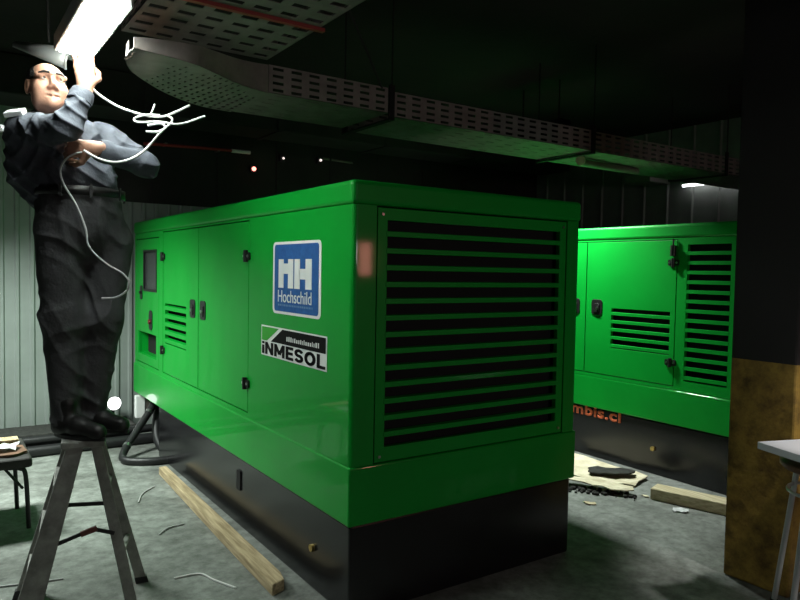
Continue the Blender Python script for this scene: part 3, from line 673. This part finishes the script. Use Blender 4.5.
sc_ = Vector((1.775, -1.165, 0))
bs = thing('bar_stool', 'tall stool with a brown round seat and splayed chrome legs before the pillar', 'stool', tuple(sc_))
b = MB(); b.tube([sc_ + Vector((0, 0, z_)) for z_ in (.695, .70, .715, .735, .75, .757)], [.15, .185, .20, .20, .19, .16], 32); b.build('seat', M['brownseat'], bs)
for k in range(4):
    a = math.radians(172 + 90 * k); d_ = Vector((math.cos(a), math.sin(a), 0))
    b = MB(); b.tube([sc_ + d_ * .150 + Vector((0, 0, .70)), sc_ + d_ * .242], .0125, 12); lg = b.build('leg', M['chrome'], bs)
    b = MB(); b.cyl(sc_ + d_ * .241 + Vector((0, 0, .02)), sc_ + d_ * .243, .017, 12); b.build('rubber_foot', M['rubber'], lg)
b = MB(); rr_ = .150 + .092 * .10 / .70 + .0
b.tube([sc_ + Vector((math.cos(2 * PI * k / 32) * rr_, math.sin(2 * PI * k / 32) * rr_, .60)) for k in range(33)], .008, 8, caps=False); b.build('foot_ring', M['chrome'], bs)
b = MB(); b.tube([sc_ + Vector((.03, -.02, z_)) for z_ in (.757, .765, .783, .789)], [.14, .15, .15, .14], 28)
tag(b.build('black_cushion', M['rubber']), 'thin black round cushion between the brown stool seat and the white board', 'cushion')
bc = Vector((1.525, -.968, 0)); da = Vector((.945, -.327, 0)).normalized(); db = Vector((-.327, -.945, 0)).normalized()
b = MB(); q = [bc, bc + da * .50, bc + da * .50 + db * .34, bc + db * .34]
b.prism([(v.x, v.y) for v in q], lambda u, v, d: (u, v, d), .790, .822)
tag(b.build('white_board', M['board'], bevel=.003), 'white laminated board resting on the stool with the black cushion', 'board')

# ------------------------------------------------------------------ distance-field modelling for the man
class SDF:
    def __init__(s, lo, hi, h):
        s.lo = np.array(lo, np.float32); s.h = h
        s.n = [int(math.ceil((hi[i] - lo[i]) / h)) + 1 for i in range(3)]
        s.V = np.full(s.n, .25, np.float32)
    def _sub(s, lo, hi):
        sl = []; ax = []
        for i in range(3):
            a = max(0, int((lo[i] - s.lo[i]) / s.h)); c = min(s.n[i], int((hi[i] - s.lo[i]) / s.h) + 2)
            if c <= a: return None, None
            sl.append(slice(a, c)); ax.append(s.lo[i] + s.h * np.arange(a, c, dtype=np.float32))
        return tuple(sl), np.meshgrid(*ax, indexing='ij')
    def _mix(s, sl, d, k, op):
        v = s.V[sl]
        if op == 'sub': d = -d; 
        if op in ('sub', 'and'):
            h = np.maximum(k - np.abs(v - d), 0) / max(k, 1e-6); s.V[sl] = np.maximum(v, d) + h * h * k * .25
        else:
            h = np.maximum(k - np.abs(v - d), 0) / max(k, 1e-6); s.V[sl] = np.minimum(v, d) - h * h * k * .25
    def cone(s, a, c, r0, r1, k=.02, op='add'):
        a, c = np.array(a, np.float32), np.array(c, np.float32); m = max(r0, r1) + k + .03
        sl, g = s._sub(np.minimum(a, c) - m, np.maximum(a, c) + m)
        if sl is None: return
        ab = c - a; L2 = float(ab @ ab) + 1e-9
        t = np.clip(((g[0] - a[0]) * ab[0] + (g[1] - a[1]) * ab[1] + (g[2] - a[2]) * ab[2]) / L2, 0, 1)
        d = np.sqrt((g[0] - a[0] - t * ab[0]) ** 2 + (g[1] - a[1] - t * ab[1]) ** 2 + (g[2] - a[2] - t * ab[2]) ** 2) - (r0 + (r1 - r0) * t)
        s._mix(sl, d, k, op)
    def ell(s, c, r, k=.02, R=None, op='add'):
        c = np.array(c, np.float32); m = max(r) + k + .03
        sl, g = s._sub(c - m, c + m)
        if sl is None: return
        p = [g[i] - c[i] for i in range(3)]
        if R is not None: p = [p[0] * R[0][j] + p[1] * R[1][j] + p[2] * R[2][j] for j in range(3)]   # columns of R = local axes
        k0 = np.sqrt(sum((p[i] / r[i]) ** 2 for i in range(3))); k1 = np.sqrt(sum((p[i] / r[i] ** 2) ** 2 for i in range(3))) + 1e-6
        s._mix(sl, k0 * (k0 - 1) / k1, k, op)
    def noise(s, amp, f):
        ax = [s.lo[i] + s.h * np.arange(s.n[i], dtype=np.float32) for i in range(3)]
        g = np.meshgrid(*ax, indexing='ij'); s.V += amp * f(*g)
    def mesh(s):
        V = s.V; neg = V < 0
        c = sum(neg[i:V.shape[0] - 1 + i, j:V.shape[1] - 1 + j, k:V.shape[2] - 1 + k].astype(np.uint8) for i in (0, 1) for j in (0, 1) for k in (0, 1))
        act = np.argwhere((c > 0) & (c < 8)); idx = np.full(c.shape, -1, np.int32); idx[tuple(act.T)] = np.arange(len(act))
        acc = np.zeros((len(act), 3)); cnt = np.zeros(len(act))
        corners = [(i, j, k) for i in (0, 1) for j in (0, 1) for k in (0, 1)]
        for A in corners:
            for ax_ in range(3):
                if A[ax_] == 0:
                    B = list(A); B[ax_] = 1
                    va = V[tuple((act + A).T)]; vb = V[tuple((act + B).T)]; x_ = (va < 0) != (vb < 0)
                    t = np.where(x_, va / np.where(x_, va - vb, 1), 0)
                    p = np.repeat(np.array(A, float)[None], len(act), 0); p[:, ax_] += t
                    acc[x_] += p[x_]; cnt[x_] += 1
        P = (act + acc / cnt[:, None]) * s.h + s.lo
        F = []
        for ax_ in range(3):
            o1, o2 = [(1, 2), (2, 0), (0, 1)][ax_]
            sl0 = [slice(None)] * 3; sl1 = [slice(None)] * 3; sl0[ax_] = slice(0, -1); sl1[ax_] = slice(1, None)
            na, nb = neg[tuple(sl0)], neg[tuple(sl1)]
            e = np.argwhere(na != nb); e = e[(e[:, o1] > 0) & (e[:, o2] > 0) & (e[:, o1] < c.shape[o1]) & (e[:, o2] < c.shape[o2])]
            if not len(e): continue
            flip = na[tuple(e.T)]
            def q(d1, d2):
                z_ = e.copy(); z_[:, o1] -= d1; z_[:, o2] -= d2; return idx[tuple(z_.T)]
            quad = np.stack([q(1, 1), q(0, 1), q(0, 0), q(1, 0)], 1)
            quad[~flip] = quad[~flip][:, ::-1]; F.append(quad)
        F = np.concatenate(F); F = F[(F >= 0).all(1)]
        return P, F
    def build(s, name, m, parent, smooth_it=2):
        P, F = s.mesh()
        # a few rounds of umbrella smoothing to remove the grid look
        e = np.concatenate([F[:, [0, 1]], F[:, [1, 2]], F[:, [2, 3]], F[:, [3, 0]]]); e = np.concatenate([e, e[:, ::-1]])
        for _ in range(smooth_it):
            S = np.zeros_like(P); np.add.at(S, e[:, 0], P[e[:, 1]]); N = np.bincount(e[:, 0], minlength=len(P))[:, None]
            P = P * .5 + .5 * S / np.maximum(N, 1)
        me = bpy.data.meshes.new(name); me.from_pydata(P.tolist(), [], F.tolist()); me.polygons.foreach_set('use_smooth', [True] * len(me.polygons)); me.update()
        me.materials.append(m); o = bpy.data.objects.new(name, me); COL.objects.link(o)
        if parent: o.parent = parent
        ORI[o.name] = Vector((0, 0, 0)); return o

# ------------------------------------------------------------------ the man (local frame: origin between his feet, +y away from the camera)
man_loc, man_rot = Vector((-.945, .77, .797)), math.radians(-34.2224)
Fd = np.array([.76, -.65, 0]); Ld = np.array([.65, .76, 0])            # where his body faces, and his left
RSH, LSH = np.array([-.195, -.120, 1.315]), np.array([.045, .130, 1.335])
REL, LEL = np.array([.065, -.265, 1.310]), np.array([.275, .010, 1.205])
RWR, LWR = np.array([.105, -.200, 1.488]), np.array([.130, -.185, 1.242])
HC = np.array([-.138, -.035, 1.520])                                    # head centre
hf = np.array([.62, -.75, .20]); hf /= np.linalg.norm(hf); hl = np.cross([0, 0, 1.], hf); hl /= np.linalg.norm(hl); hu = np.cross(hf, hl)
# his left seen facing him is on the viewer's right
HR = np.stack([hl, hf, hu], 1)                                          # columns: left, forward, up
H = lambda a, f, u: HC + hl * a + hf * f + hu * u
def hand(s, wrist, direction, palm_n, side, curl, k=.006, spread=.35, thumb_curl=.5):
    """palm and five jointed fingers; palm_n points out of the palm; side=+1 puts the thumb on direction x palm_n"""
    d = np.array(direction, float); d /= np.linalg.norm(d); p = np.array(palm_n, float); p -= d * (p @ d); p /= np.linalg.norm(p)
    t = np.cross(d, p) * side; w = np.array(wrist, float)
    s.cone(w - d * .03, w + d * .02, .026, .026, .015)
    for j, (off, ln) in enumerate(((.030, .092), (.010, .095), (-.011, .090), (-.031, .082))):
        s.cone(w + t * off * .55 + d * .015, w + t * off + d * ln, .0155, .0125, .012)
    for j, (off, ln, L3) in enumerate(((.030, .092, (.042, .026, .021)), (.010, .095, (.047, .030, .022)), (-.011, .090, (.043, .028, .021)), (-.031, .082, (.034, .021, .019)))):
        q = w + t * off + d * ln; a = 0; dd = d + t * off * spread * 6; dd /= np.linalg.norm(dd)
        for i, l_ in enumerate(L3):
            a += curl[j][i] if isinstance(curl[0], (list, tuple)) else curl[i]
            e_ = q + (dd * math.cos(a) + p * math.sin(a)) * l_; s.cone(q, e_, .0095 - .0009 * i, .0086 - .0009 * i, k if i else .008); q = e_
    q = w + t * .024 + d * .022; e_ = q + (t * .70 + d * .62 + p * .35) * .045
    s.cone(q, e_, .0165, .0125, .012); q = e_
    dd = (t * (.55 - thumb_curl * .6) + d * .75 + p * .35); dd /= np.linalg.norm(dd); e_ = q + dd * .034; s.cone(q, e_, .0115, .0100, .006); q = e_
    dd = (t * (.35 - thumb_curl) + d * .8 + p * .4); dd /= np.linalg.norm(dd); e_ = q + dd * .027; s.cone(q, e_, .0100, .0085, .006)
S = SDF((-.34, -.42, -.02), (.40, .32, 1.74), .0048)
# hidden core of the body under the clothes
HPR, HPL = np.array([-.070, -.070, .93]), np.array([.060, .075, .93]); KR, KL = np.array([-.062, -.06, .52]), np.array([.062, .05, .52])
AR, AL = np.array([-.048, -.060, .10]), np.array([.005, .065, .10])
S.ell((-.02, .0, .98), (.13, .11, .16), .04); S.ell((-.055, .0, 1.19), (.13, .11, .19), .05)
for hp_, kn, an in ((HPR, KR, AR), (HPL, KL, AL)):
    S.cone(hp_, kn, .070, .048, .03); S.cone(kn, an, .046, .034, .02); S.cone(an, an + np.array([.06, -.02, -.06]), .032, .03, .02)
for sh, el, wr in ((RSH, REL, RWR), (LSH, LEL, LWR)):
    S.cone((-.085, 0, 1.28), sh, .06, .050, .04); S.cone(sh, el, .046, .040, .02); S.cone(el, wr, .041, .028, .02)
S.cone((-.105, -.005, 1.32), HC + np.array([0.0, .012, -.06]), .064, .056, .03)
# head
E3 = lambda c, r, k=.02, op='add': S.ell(H(*c), r, k, HR, op)
E3((0, -.018, .030), (.075, .094, .086)); E3((0, .030, -.028), (.064, .066, .084), .03); E3((0, .046, -.082), (.046, .046, .034), .03)
E3((0, .078, -.100), (.022, .018, .018), .02)
for s_ in (-1, 1):
    E3((s_ * .043, .058, -.032), (.026, .028, .026), .03); E3((s_ * .044, .030, -.072), (.020, .035, .03), .03)
    E3((s_ * .034, .106, .007), (.023, .027, .0145), .012, 'sub')
    E3((s_ * .0315, .0765, .008), (.0150, .0140, .0135), .005)
    S.cone(H(s_ * .010, .097, .030), H(s_ * .054, .076, .026), .0125, .011, .014)
    E3((s_ * .077, -.005, -.002), (.011, .021, .034), .008); E3((s_ * .083, .003, .002), (.006, .011, .020), .006, 'sub')
    E3((s_ * .013, .100, -.036), (.010, .013, .009), .008)
S.cone(H(0, .090, .020), H(0, .112, -.026), .0085, .0125, .010)
S.cone(H(-.022, .085, -.064), H(.022, .085, -.064), .0075, .0075, .008); S.cone(H(0, .092, -.063), H(0, .092, -.064), .008, .008, .01)
S.cone(H(-.018, .084, -.077), H(.018, .084, -.077), .0085, .0085, .008)
S.cone(H(-.027, .092, -.0705), H(.027, .092, -.0705), .0045, .0045, .004, 'sub')
# hands: the right one up at the lamp, the left one closed at the chest
hand(S, RWR, (-.10, .12, 1.0), (-.55, .80, .1), -1, [(.15, .35, .25), (.10, .30, .25), (.15, .35, .25), (.25, .40, .3)], spread=.35, thumb_curl=.75)
hand(S, LWR, (-1.0, -.12, -.05), (-.1, .95, -.2), 1, (.9, 1.15, .7), spread=.05, thumb_curl=.7)
body = S.build('person', M['skin'], None, 1)
body.location = man_loc; body.rotation_euler = (0, 0, man_rot); ORI['person'] = Vector((0, 0, 0))
tag(body, 'man in dark work clothes standing on the stepladder, one hand raised to the lamp', 'person')

fold = lambda f1, f2: (lambda x, y, z: np.sin(f1 * z + 9 * x + 2.2 * np.sin(11 * y + 5 * z)) * .6 + np.sin(f2 * (x * .7 + z * .6) - 14 * y + 3 * np.sin(9 * z)) * .4)
def crease(f1, f2, mask):
    def rid(q, w): return (1 - np.abs(np.sin(q))) ** w          # narrow ridges between wide shallow valleys
    def f(x, y, z):
        a = f1 * (z + .75 * x - .2 * y) * .5 + 1.9 * np.sin(9 * x + 6 * y) + 1.4 * np.sin(7 * z - 11 * x + 4 * y)
        c = f2 * (.9 * x - .45 * z + .6 * y) * .5 + 2.0 * np.sin(8 * z + 5 * y) + 1.2 * np.sin(15 * x + 6 * z)
        ma = .5 + .5 * np.sin(17 * x + 13 * z + 3 * np.sin(12 * y)); mc = .5 + .5 * np.sin(15 * z - 12 * x + 9 * y + 2)
        return (.55 - 1.25 * rid(a, 1.6) * ma - 1.0 * rid(c, 1.6) * mc) * mask(x, y, z)
    return f
# jacket
J = SDF((-.40, -.42, .95), (.42, .34, 1.50), .0050)
BR = np.stack([Ld / np.linalg.norm(Ld), Fd / np.linalg.norm(Fd), [0, 0, 1]], 1)
J.ell((-.072, .005, 1.215), (.200, .150, .20), .05, BR); J.ell((-.035, .0, 1.115), (.182, .160, .115), .06, BR)
J.cone(RSH + [.02, .01, .0], LSH, .070, .070, .05); J.cone(RSH, (-.20, -.06, 1.16), .075, .095, .05); J.cone((-.215, -.02, 1.22), (-.15, -.03, 1.08), .085, .09, .05)
J.cone(RSH, REL, .074, .058, .03); J.cone(REL, REL + (RWR - REL) * .62, .057, .047, .02)
J.cone(LSH, LEL, .074, .060, .03); J.cone(LEL, LEL + (LWR - LEL) * .72, .058, .047, .02)
J.cone((-.16, -.02, 1.375), (-.06, .03, 1.385), .062, .058, .04)
J.noise(.0100, crease(92, 76, lambda x, y, z: 1.0 + 0 * z))
J.cone(HC + np.array([.02, -.05, -.07]), HC + np.array([-.02, .03, .05]), .058, .09, .01, 'sub')
jk = J.build('jacket', M['jacket'], body, 1)
b = MB(); cc = np.array([-.118, -.008, 1.408])          # collar
ring = [Vector(cc + np.array([math.cos(2 * PI * k / 24) * .074, math.sin(2 * PI * k / 24) * .070, .018 * math.sin(2 * PI * k / 24 + .4)])) for k in range(25)]
b.tube(ring, .014, 8, caps=False); b.build('collar', M['jacket'], jk)
b = MB(); b.bar((-.240, -.176, 1.378), (-.160, -.176, 1.390), .046, .022, up=(-.2, -.5, .85)); q_ = b.build('shoulder_patch', M['reflect'], jk, bevel=.004); tag(q_, 'white reflective shoulder patch')
b = MB(); b.ell((-.258, -.178, 1.318), (.017, .015, .017), 10, 8); b.build('badge', M['reflect'], jk)
for el, wr, f_ in ((REL, RWR, .63), (LEL, LWR, .72)):
    p_ = el + (wr - el) * f_; d_ = (wr - el) / np.linalg.norm(wr - el)
    b = MB(); b.tube([Vector(p_ - d_ * .0), Vector(p_ + d_ * .022), Vector(p_ + d_ * .050)], [.050, .050, .044], 20); b.build('cuff', M['jacket'], jk)
# trousers with belt
T_ = SDF((-.32, -.32, .03), (.34, .34, 1.12), .0055)
T_.ell((-.012, .0, 1.03), (.180, .160, .15), .05, BR); T_.ell((.002, .0, .93), (.160, .145, .15), .05, BR)
T_.cone(HPR + [-.002, 0, -.02], KR, .102, .084, .05); T_.cone(KR, AR + [0, 0, -.05], .083, .062, .05); T_.cone(HPL + [.030, 0, -.06], KL + [.006, 0, 0], .104, .084, .05); T_.cone(KL + [.006, 0, 0], AL + [.006, 0, -.05], .083, .062, .05)
def top_cut(x, y, z): return np.where(z > 1.085, 1.0, 0.0)
T_.noise(.0085, crease(56, 46, lambda x, y, z: .45 + .75 * np.exp(-((z - .12) / .14) ** 2) + .55 * np.exp(-((z - .55) / .12) ** 2) + .5 * np.exp(-((z - .90) / .12) ** 2))); T_.V = np.maximum(T_.V, (T_.lo[2] + T_.h * np.arange(T_.n[2], dtype=np.float32))[None, None, :] - 1.095)
tz = T_.build('trousers', M['trousers'], body, 1)
b = MB(); bl = []
for k in range(41):
    a = 2 * PI * k / 40; v = np.array([-.012, 0, 1.07]) + Ld / np.linalg.norm(Ld) * math.cos(a) * .186 + Fd / np.linalg.norm(Fd) * math.sin(a) * .166
    bl.append(v)
vs = [tuple(v + np.array([0, 0, dz])) for v in bl for dz in (-.019, .019)]
b.add(vs, [(2 * i, 2 * i + 2, 2 * i + 3, 2 * i + 1) for i in range(40)], True); o = b.build('belt', M['shoe'], body); s_ = o.modifiers.new('thickness', 'SOLIDIFY'); s_.thickness = .006; s_.offset = 1
for k in (1, 6, 11, 15, 21, 27, 34):
    b = MB(); v = bl[k]; r_ = (v - np.array([-.012, 0, 1.07])); r_ /= np.linalg.norm(r_); b.bar(v + r_ * .008 + [0, 0, -.028], v + r_ * .008 + [0, 0, .028], .012, .006, up=r_); b.build('belt_loop', M['trousers'], tz)
# shoes
fd = np.array([.93, -.36, 0]); fd /= np.linalg.norm(fd); fl = np.array([-fd[1], fd[0], 0])
for c0, nm in ((np.array([-.062, -.065, 0]), 'shoe'), (np.array([-.020, .080, 0]), 'shoe')):
    Q = SDF(c0 + [-.16, -.24, -.01], c0 + [.34, .16, .20], .005)
    Q.cone(c0 + [0, 0, .045], c0 + fd * .10 + [0, 0, .05], .042, .040, .03); Q.cone(c0 + fd * .10 + [0, 0, .045], c0 + fd * .205 + [0, 0, .034], .042, .036, .03)
    Q.cone(c0 + fd * .015 + [0, 0, .05], c0 + fd * .03 + [0, 0, .15], .046, .046, .03)
    zz = (Q.lo[2] + Q.h * np.arange(Q.n[2], dtype=np.float32))[None, None, :]; Q.V = np.maximum(Q.V, .012 - zz)
    sh_ = Q.build(nm, M['shoe'], body, 1)
    b = MB(); out = []
    for k in range(28):
        a = 2 * PI * k / 28; ux = math.cos(a); w_ = .046 if ux < 0 else .046 - .006 * ux
        out.append(c0 + fd * (.10 + .145 * ux) + fl * math.sin(a) * w_ * (1 - .25 * abs(ux) ** 4))
    b.prism([(v[0], v[1]) for v in out], lambda u, v, d: (u, v, d), .001, .017); b.build('sole', M['rubber'], sh_)
    for k in range(4):
        b = MB(); m_ = c0 + fd * (.085 + .022 * k) + [0, 0, .089 - .006 * k]; b.tube([m_ - fl * .022 - [0, 0, .006], m_, m_ + fl * .022 - [0, 0, .006]], .0028, 6); b.build('lace', M['rubber'], sh_)
# hair, brows, eyes
Hs = SDF(HC - .16, HC + .16, .004)
Hs.ell(H(0, -.020, .030), (.080, .098, .091), .0, HR); 
g = np.meshgrid(*[Hs.lo[i] + Hs.h * np.arange(Hs.n[i]) for i in range(3)], indexing='ij'); rel = [g[i] - HC[i] for i in range(3)]
fw_ = sum(rel[i] * hf[i] for i in range(3)); up_ = sum(rel[i] * hu[i] for i in range(3)); si_ = sum(rel[i] * hl[i] for i in range(3))
line = np.where(up_ > .075, .012, np.where(up_ > .02, .030, .006)) - 1.6 * np.maximum(0, .045 - np.abs(si_)) * 0 
Hs.V = np.maximum(Hs.V, fw_ - (.040 + .30 * np.maximum(0, np.abs(si_) - .03) - .12 * np.maximum(0, .05 - up_)))
Hs.V = np.maximum(Hs.V, -(up_ + .062 + .2 * fw_)); Hs.V = np.maximum(Hs.V, -(np.sqrt((fw_ + .004) ** 2 + (up_ + .004) ** 2) - .034) * np.where(np.abs(si_) > .055, 1, -1e3))
Hs.V += .0016 * np.sin(260 * si_ + 40 * fw_) * np.sin(90 * up_)
Hs.build('hair', M['hair'], body, 1)
for s_ in (-1, 1):
    b = MB(); b.tube([Vector(H(s_ * .012, .1075, .029)), Vector(H(s_ * .033, .1000, .033)), Vector(H(s_ * .053, .0845, .028))], [.0050, .0055, .0035], 8); b.build('eyebrow', M['hair'], body)
    b = MB(); b.ell(H(s_ * .0315, .0795, .008), (.0122, .0122, .0122), 14, 10); ey = b.build('eye', M['eye'], body)
    b = MB(); b.ell(H(s_ * .0315, .0792, .0125), (.0132, .0132, .0096), 14, 8, Matrix(HR.tolist())); b.build('eyelid', M['skin'], ey)
    b = MB(); c_ = H(s_ * .0315, .0795, .008) + (hf * .0100 + hu * .003 + hl * .002); b.ell(c_, (.0058, .0058, .0058), 10, 8); b.build('iris', M['iris'], ey)

# ------------------------------------------------------------------ loose cables at the man's hands
b = MB()
for pts, r_ in (([(-.965, .600, 2.47), (-.95, .63, 2.38), (-.926, .654, 2.312), (-.845, .595, 2.241), (-.757, .533, 2.204), (-.686, .484, 2.193), (-.63, .45, 2.215), (-.579, .414, 2.246)], .0050),
                ([(-.526, .375, 2.2), (-.615, .434, 2.164), (-.686, .483, 2.172), (-.764, .536, 2.169), (-.775, .545, 2.186), (-.73, .51, 2.200), (-.686, .485, 2.200)], .0046),
                ([(-.66, .468, 2.200), (-.642, .455, 2.185), (-.650, .46, 2.160), (-.657, .463, 2.157), (-.693, .485, 2.115), (-.74, .514, 2.05), (-.80, .515, 2.005), (-.864, .510, 1.985), (-.93, .500, 1.992), (-.985, .505, 2.02)], .0050),
                ([(-.735, .515, 2.13), (-.70, .49, 2.128), (-.668, .47, 2.145), (-.68, .48, 2.165), (-.73, .51, 2.155)], .0050),
                ([(-.722, .507, 2.19), (-.712, .502, 2.22), (-.703, .498, 2.248)], .0042)):
    b.tube(spline(pts, 7), r_, 8)
tag(b.build('cable_bundle', M['cable']), 'tangled pale cables hanging from the lamp in front of the man\'s chest', 'cable')
b = MB(); b.tube(spline([(-.930, .560, 2.030), (-.985, .545, 2.018), (-1.035, .545, 1.992), (-1.062, .565, 1.945), (-1.05, .57, 1.885), (-1.007, .545, 1.80), (-.975, .525, 1.706), (-.962, .515, 1.627), (-.905, .485, 1.561), (-.846, .450, 1.52), (-.822, .435, 1.483), (-.833, .44, 1.445), (-.868, .463, 1.419), (-.917, .495, 1.414)], 8), .0042, 8)
tag(b.build('loose_wire', M['greycable']), 'thin grey wire dangling in front of the man\'s trousers', 'wire')

# ------------------------------------------------------------------ light
def area(name, loc, target, sx_, sy_, power, col, spread=PI):
    l = bpy.data.lights.new(name, 'AREA'); l.shape = 'RECTANGLE'; l.size = sx_; l.size_y = sy_; l.energy = power; l.color = col; l.spread = spread
    o = bpy.data.objects.new(name, l); COL.objects.link(o); o.location = loc
    o.rotation_euler = (Vector(target) - Vector(loc)).to_track_quat('-Z', 'Y').to_euler(); return o
def spot(name, loc, target, ang, power, col, rad=.05, blend=.3):
    l = bpy.data.lights.new(name, 'SPOT'); l.spot_size = math.radians(ang); l.spot_blend = blend; l.energy = power; l.color = col; l.shadow_soft_size = rad
    o = bpy.data.objects.new(name, l); COL.objects.link(o); o.location = loc
    o.rotation_euler = (Vector(target) - Vector(loc)).to_track_quat('-Z', 'Y').to_euler(); return o
M['diffuser'].node_tree.nodes['Principled BSDF'].inputs['Emission Strength'].default_value = 78
M['strip'] = M['bulb'].copy(); M['strip'].node_tree.nodes['Principled BSDF'].inputs['Emission Strength'].default_value = 5
for o in bpy.data.objects:
    if o.name.startswith('tube_lamp'): o.data.materials[0] = M['strip']
M['bulb'].node_tree.nodes['Principled BSDF'].inputs['Emission Strength'].default_value = 8
area('ceiling_lamp_left', (-1.75, 2.65, 2.30), (-1.15, 2.75, 0), .3, 1.0, 78, (.90, 1, .93), math.radians(125))
# unseen batten lamp over the gap, its deep narrow shade shaped to cut light
BX, BZ, B0, B1 = 2.75, 2.76, 1.36, 1.96
sl = thing('batten_lamp', 'batten lamp in an added light-cutting dark shade, hung over the gap between the generators, behind the long cable tray', 'light fixture', (BX, 1.66, BZ))
b = MB(); b.box(BX - .034, BX + .068, B0 - .012, B1 + .012, BZ + .004, BZ + .05)
q = [(BX - .034, BZ + .03), (BX - .054, BZ - .17), (BX - .060, BZ - .17), (BX - .042, BZ + .04)]
b.prism(q, lambda u, v, d: (u, d, v), B0 - .012, B1 + .012)
q = [(BX + .060, BZ + .03), (BX + .077, BZ - .135), (BX + .083, BZ - .135), (BX + .068, BZ + .04)]
b.prism(q, lambda u, v, d: (u, d, v), B0 - .012, B1 + .012)
q = [(BX - .042, BZ + .04), (BX - .060, BZ - .17), (BX + .0, BZ - .17), (BX + .083, BZ - .135), (BX + .068, BZ + .04)]
b.prism(q, lambda u, v, d: (u, d, v), B1 + .006, B1 + .012); b.prism(q, lambda u, v, d: (u, d, v), B0 - .012, B0 - .006)
b.build('cutoff_shade', M['lining'], sl)
for yy in (1.45, 1.87):
    b = MB(); b.cyl((BX + .04, yy, BZ + .05), (BX + .04, yy, ZC), .006, 8); b.build('hanger', M['lining'], sl)
area('batten_tube', (BX, 1.66, BZ - .005), (BX, 1.66, 0), .012, .58, 118, (.93, 1, .95)).rotation_euler = (0, 0, 0)
spot('stool_fill_spot', (1.75, -2.15, 2.85), (1.86, -1.22, .80), 25, 170, (1, .98, .95), rad=.08, blend=.6)  # unseen narrow spot added to brighten the white board and stool
area('fill_behind_camera', (.9, -4.7, 1.75), (.7, 0, 1.2), .9, .25, 14, (1, .97, .93))  # unseen fill added to brighten the front of the nearest set
area('red_reflection_light', (3.18, -5.14, 1.70), (.06, 0, 1.6), .15, .42, 4.5, (1, .33, .27))  # unseen red light added for the pink reflection on the corner post
wd = bpy.data.worlds.new('World'); SC.world = wd; wd.use_nodes = True
wd.node_tree.nodes['Background'].inputs[0].default_value = (.6, .7, .65, 1); wd.node_tree.nodes['Background'].inputs[1].default_value = .0

# ------------------------------------------------------------------ camera
yaw, pit, rol = 0.597294413, -0.0421737446, 0.018011319
f = Vector((math.sin(yaw) * math.cos(pit), math.cos(yaw) * math.cos(pit), math.sin(pit))); r = Vector((math.cos(yaw), -math.sin(yaw), 0)); u = r.cross(f)
r2 = r * math.cos(rol) + u * math.sin(rol); u2 = -r * math.sin(rol) + u * math.cos(rol)
cam = bpy.data.cameras.new('camera'); co = bpy.data.objects.new('camera', cam); COL.objects.link(co)
cam.sensor_width = 36; cam.lens = 686.5516 / 800 * 36; cam.clip_start = .02
mw = Matrix((r2, u2, -f)).transposed().to_4x4(); mw.translation = Vector((-1.49724975, -2.56783111, 1.55)); co.matrix_world = mw
SC.camera = co
SC.view_settings.view_transform = 'Standard'; SC.view_settings.look = 'None'; SC.view_settings.gamma = 1; SC.view_settings.exposure = 0
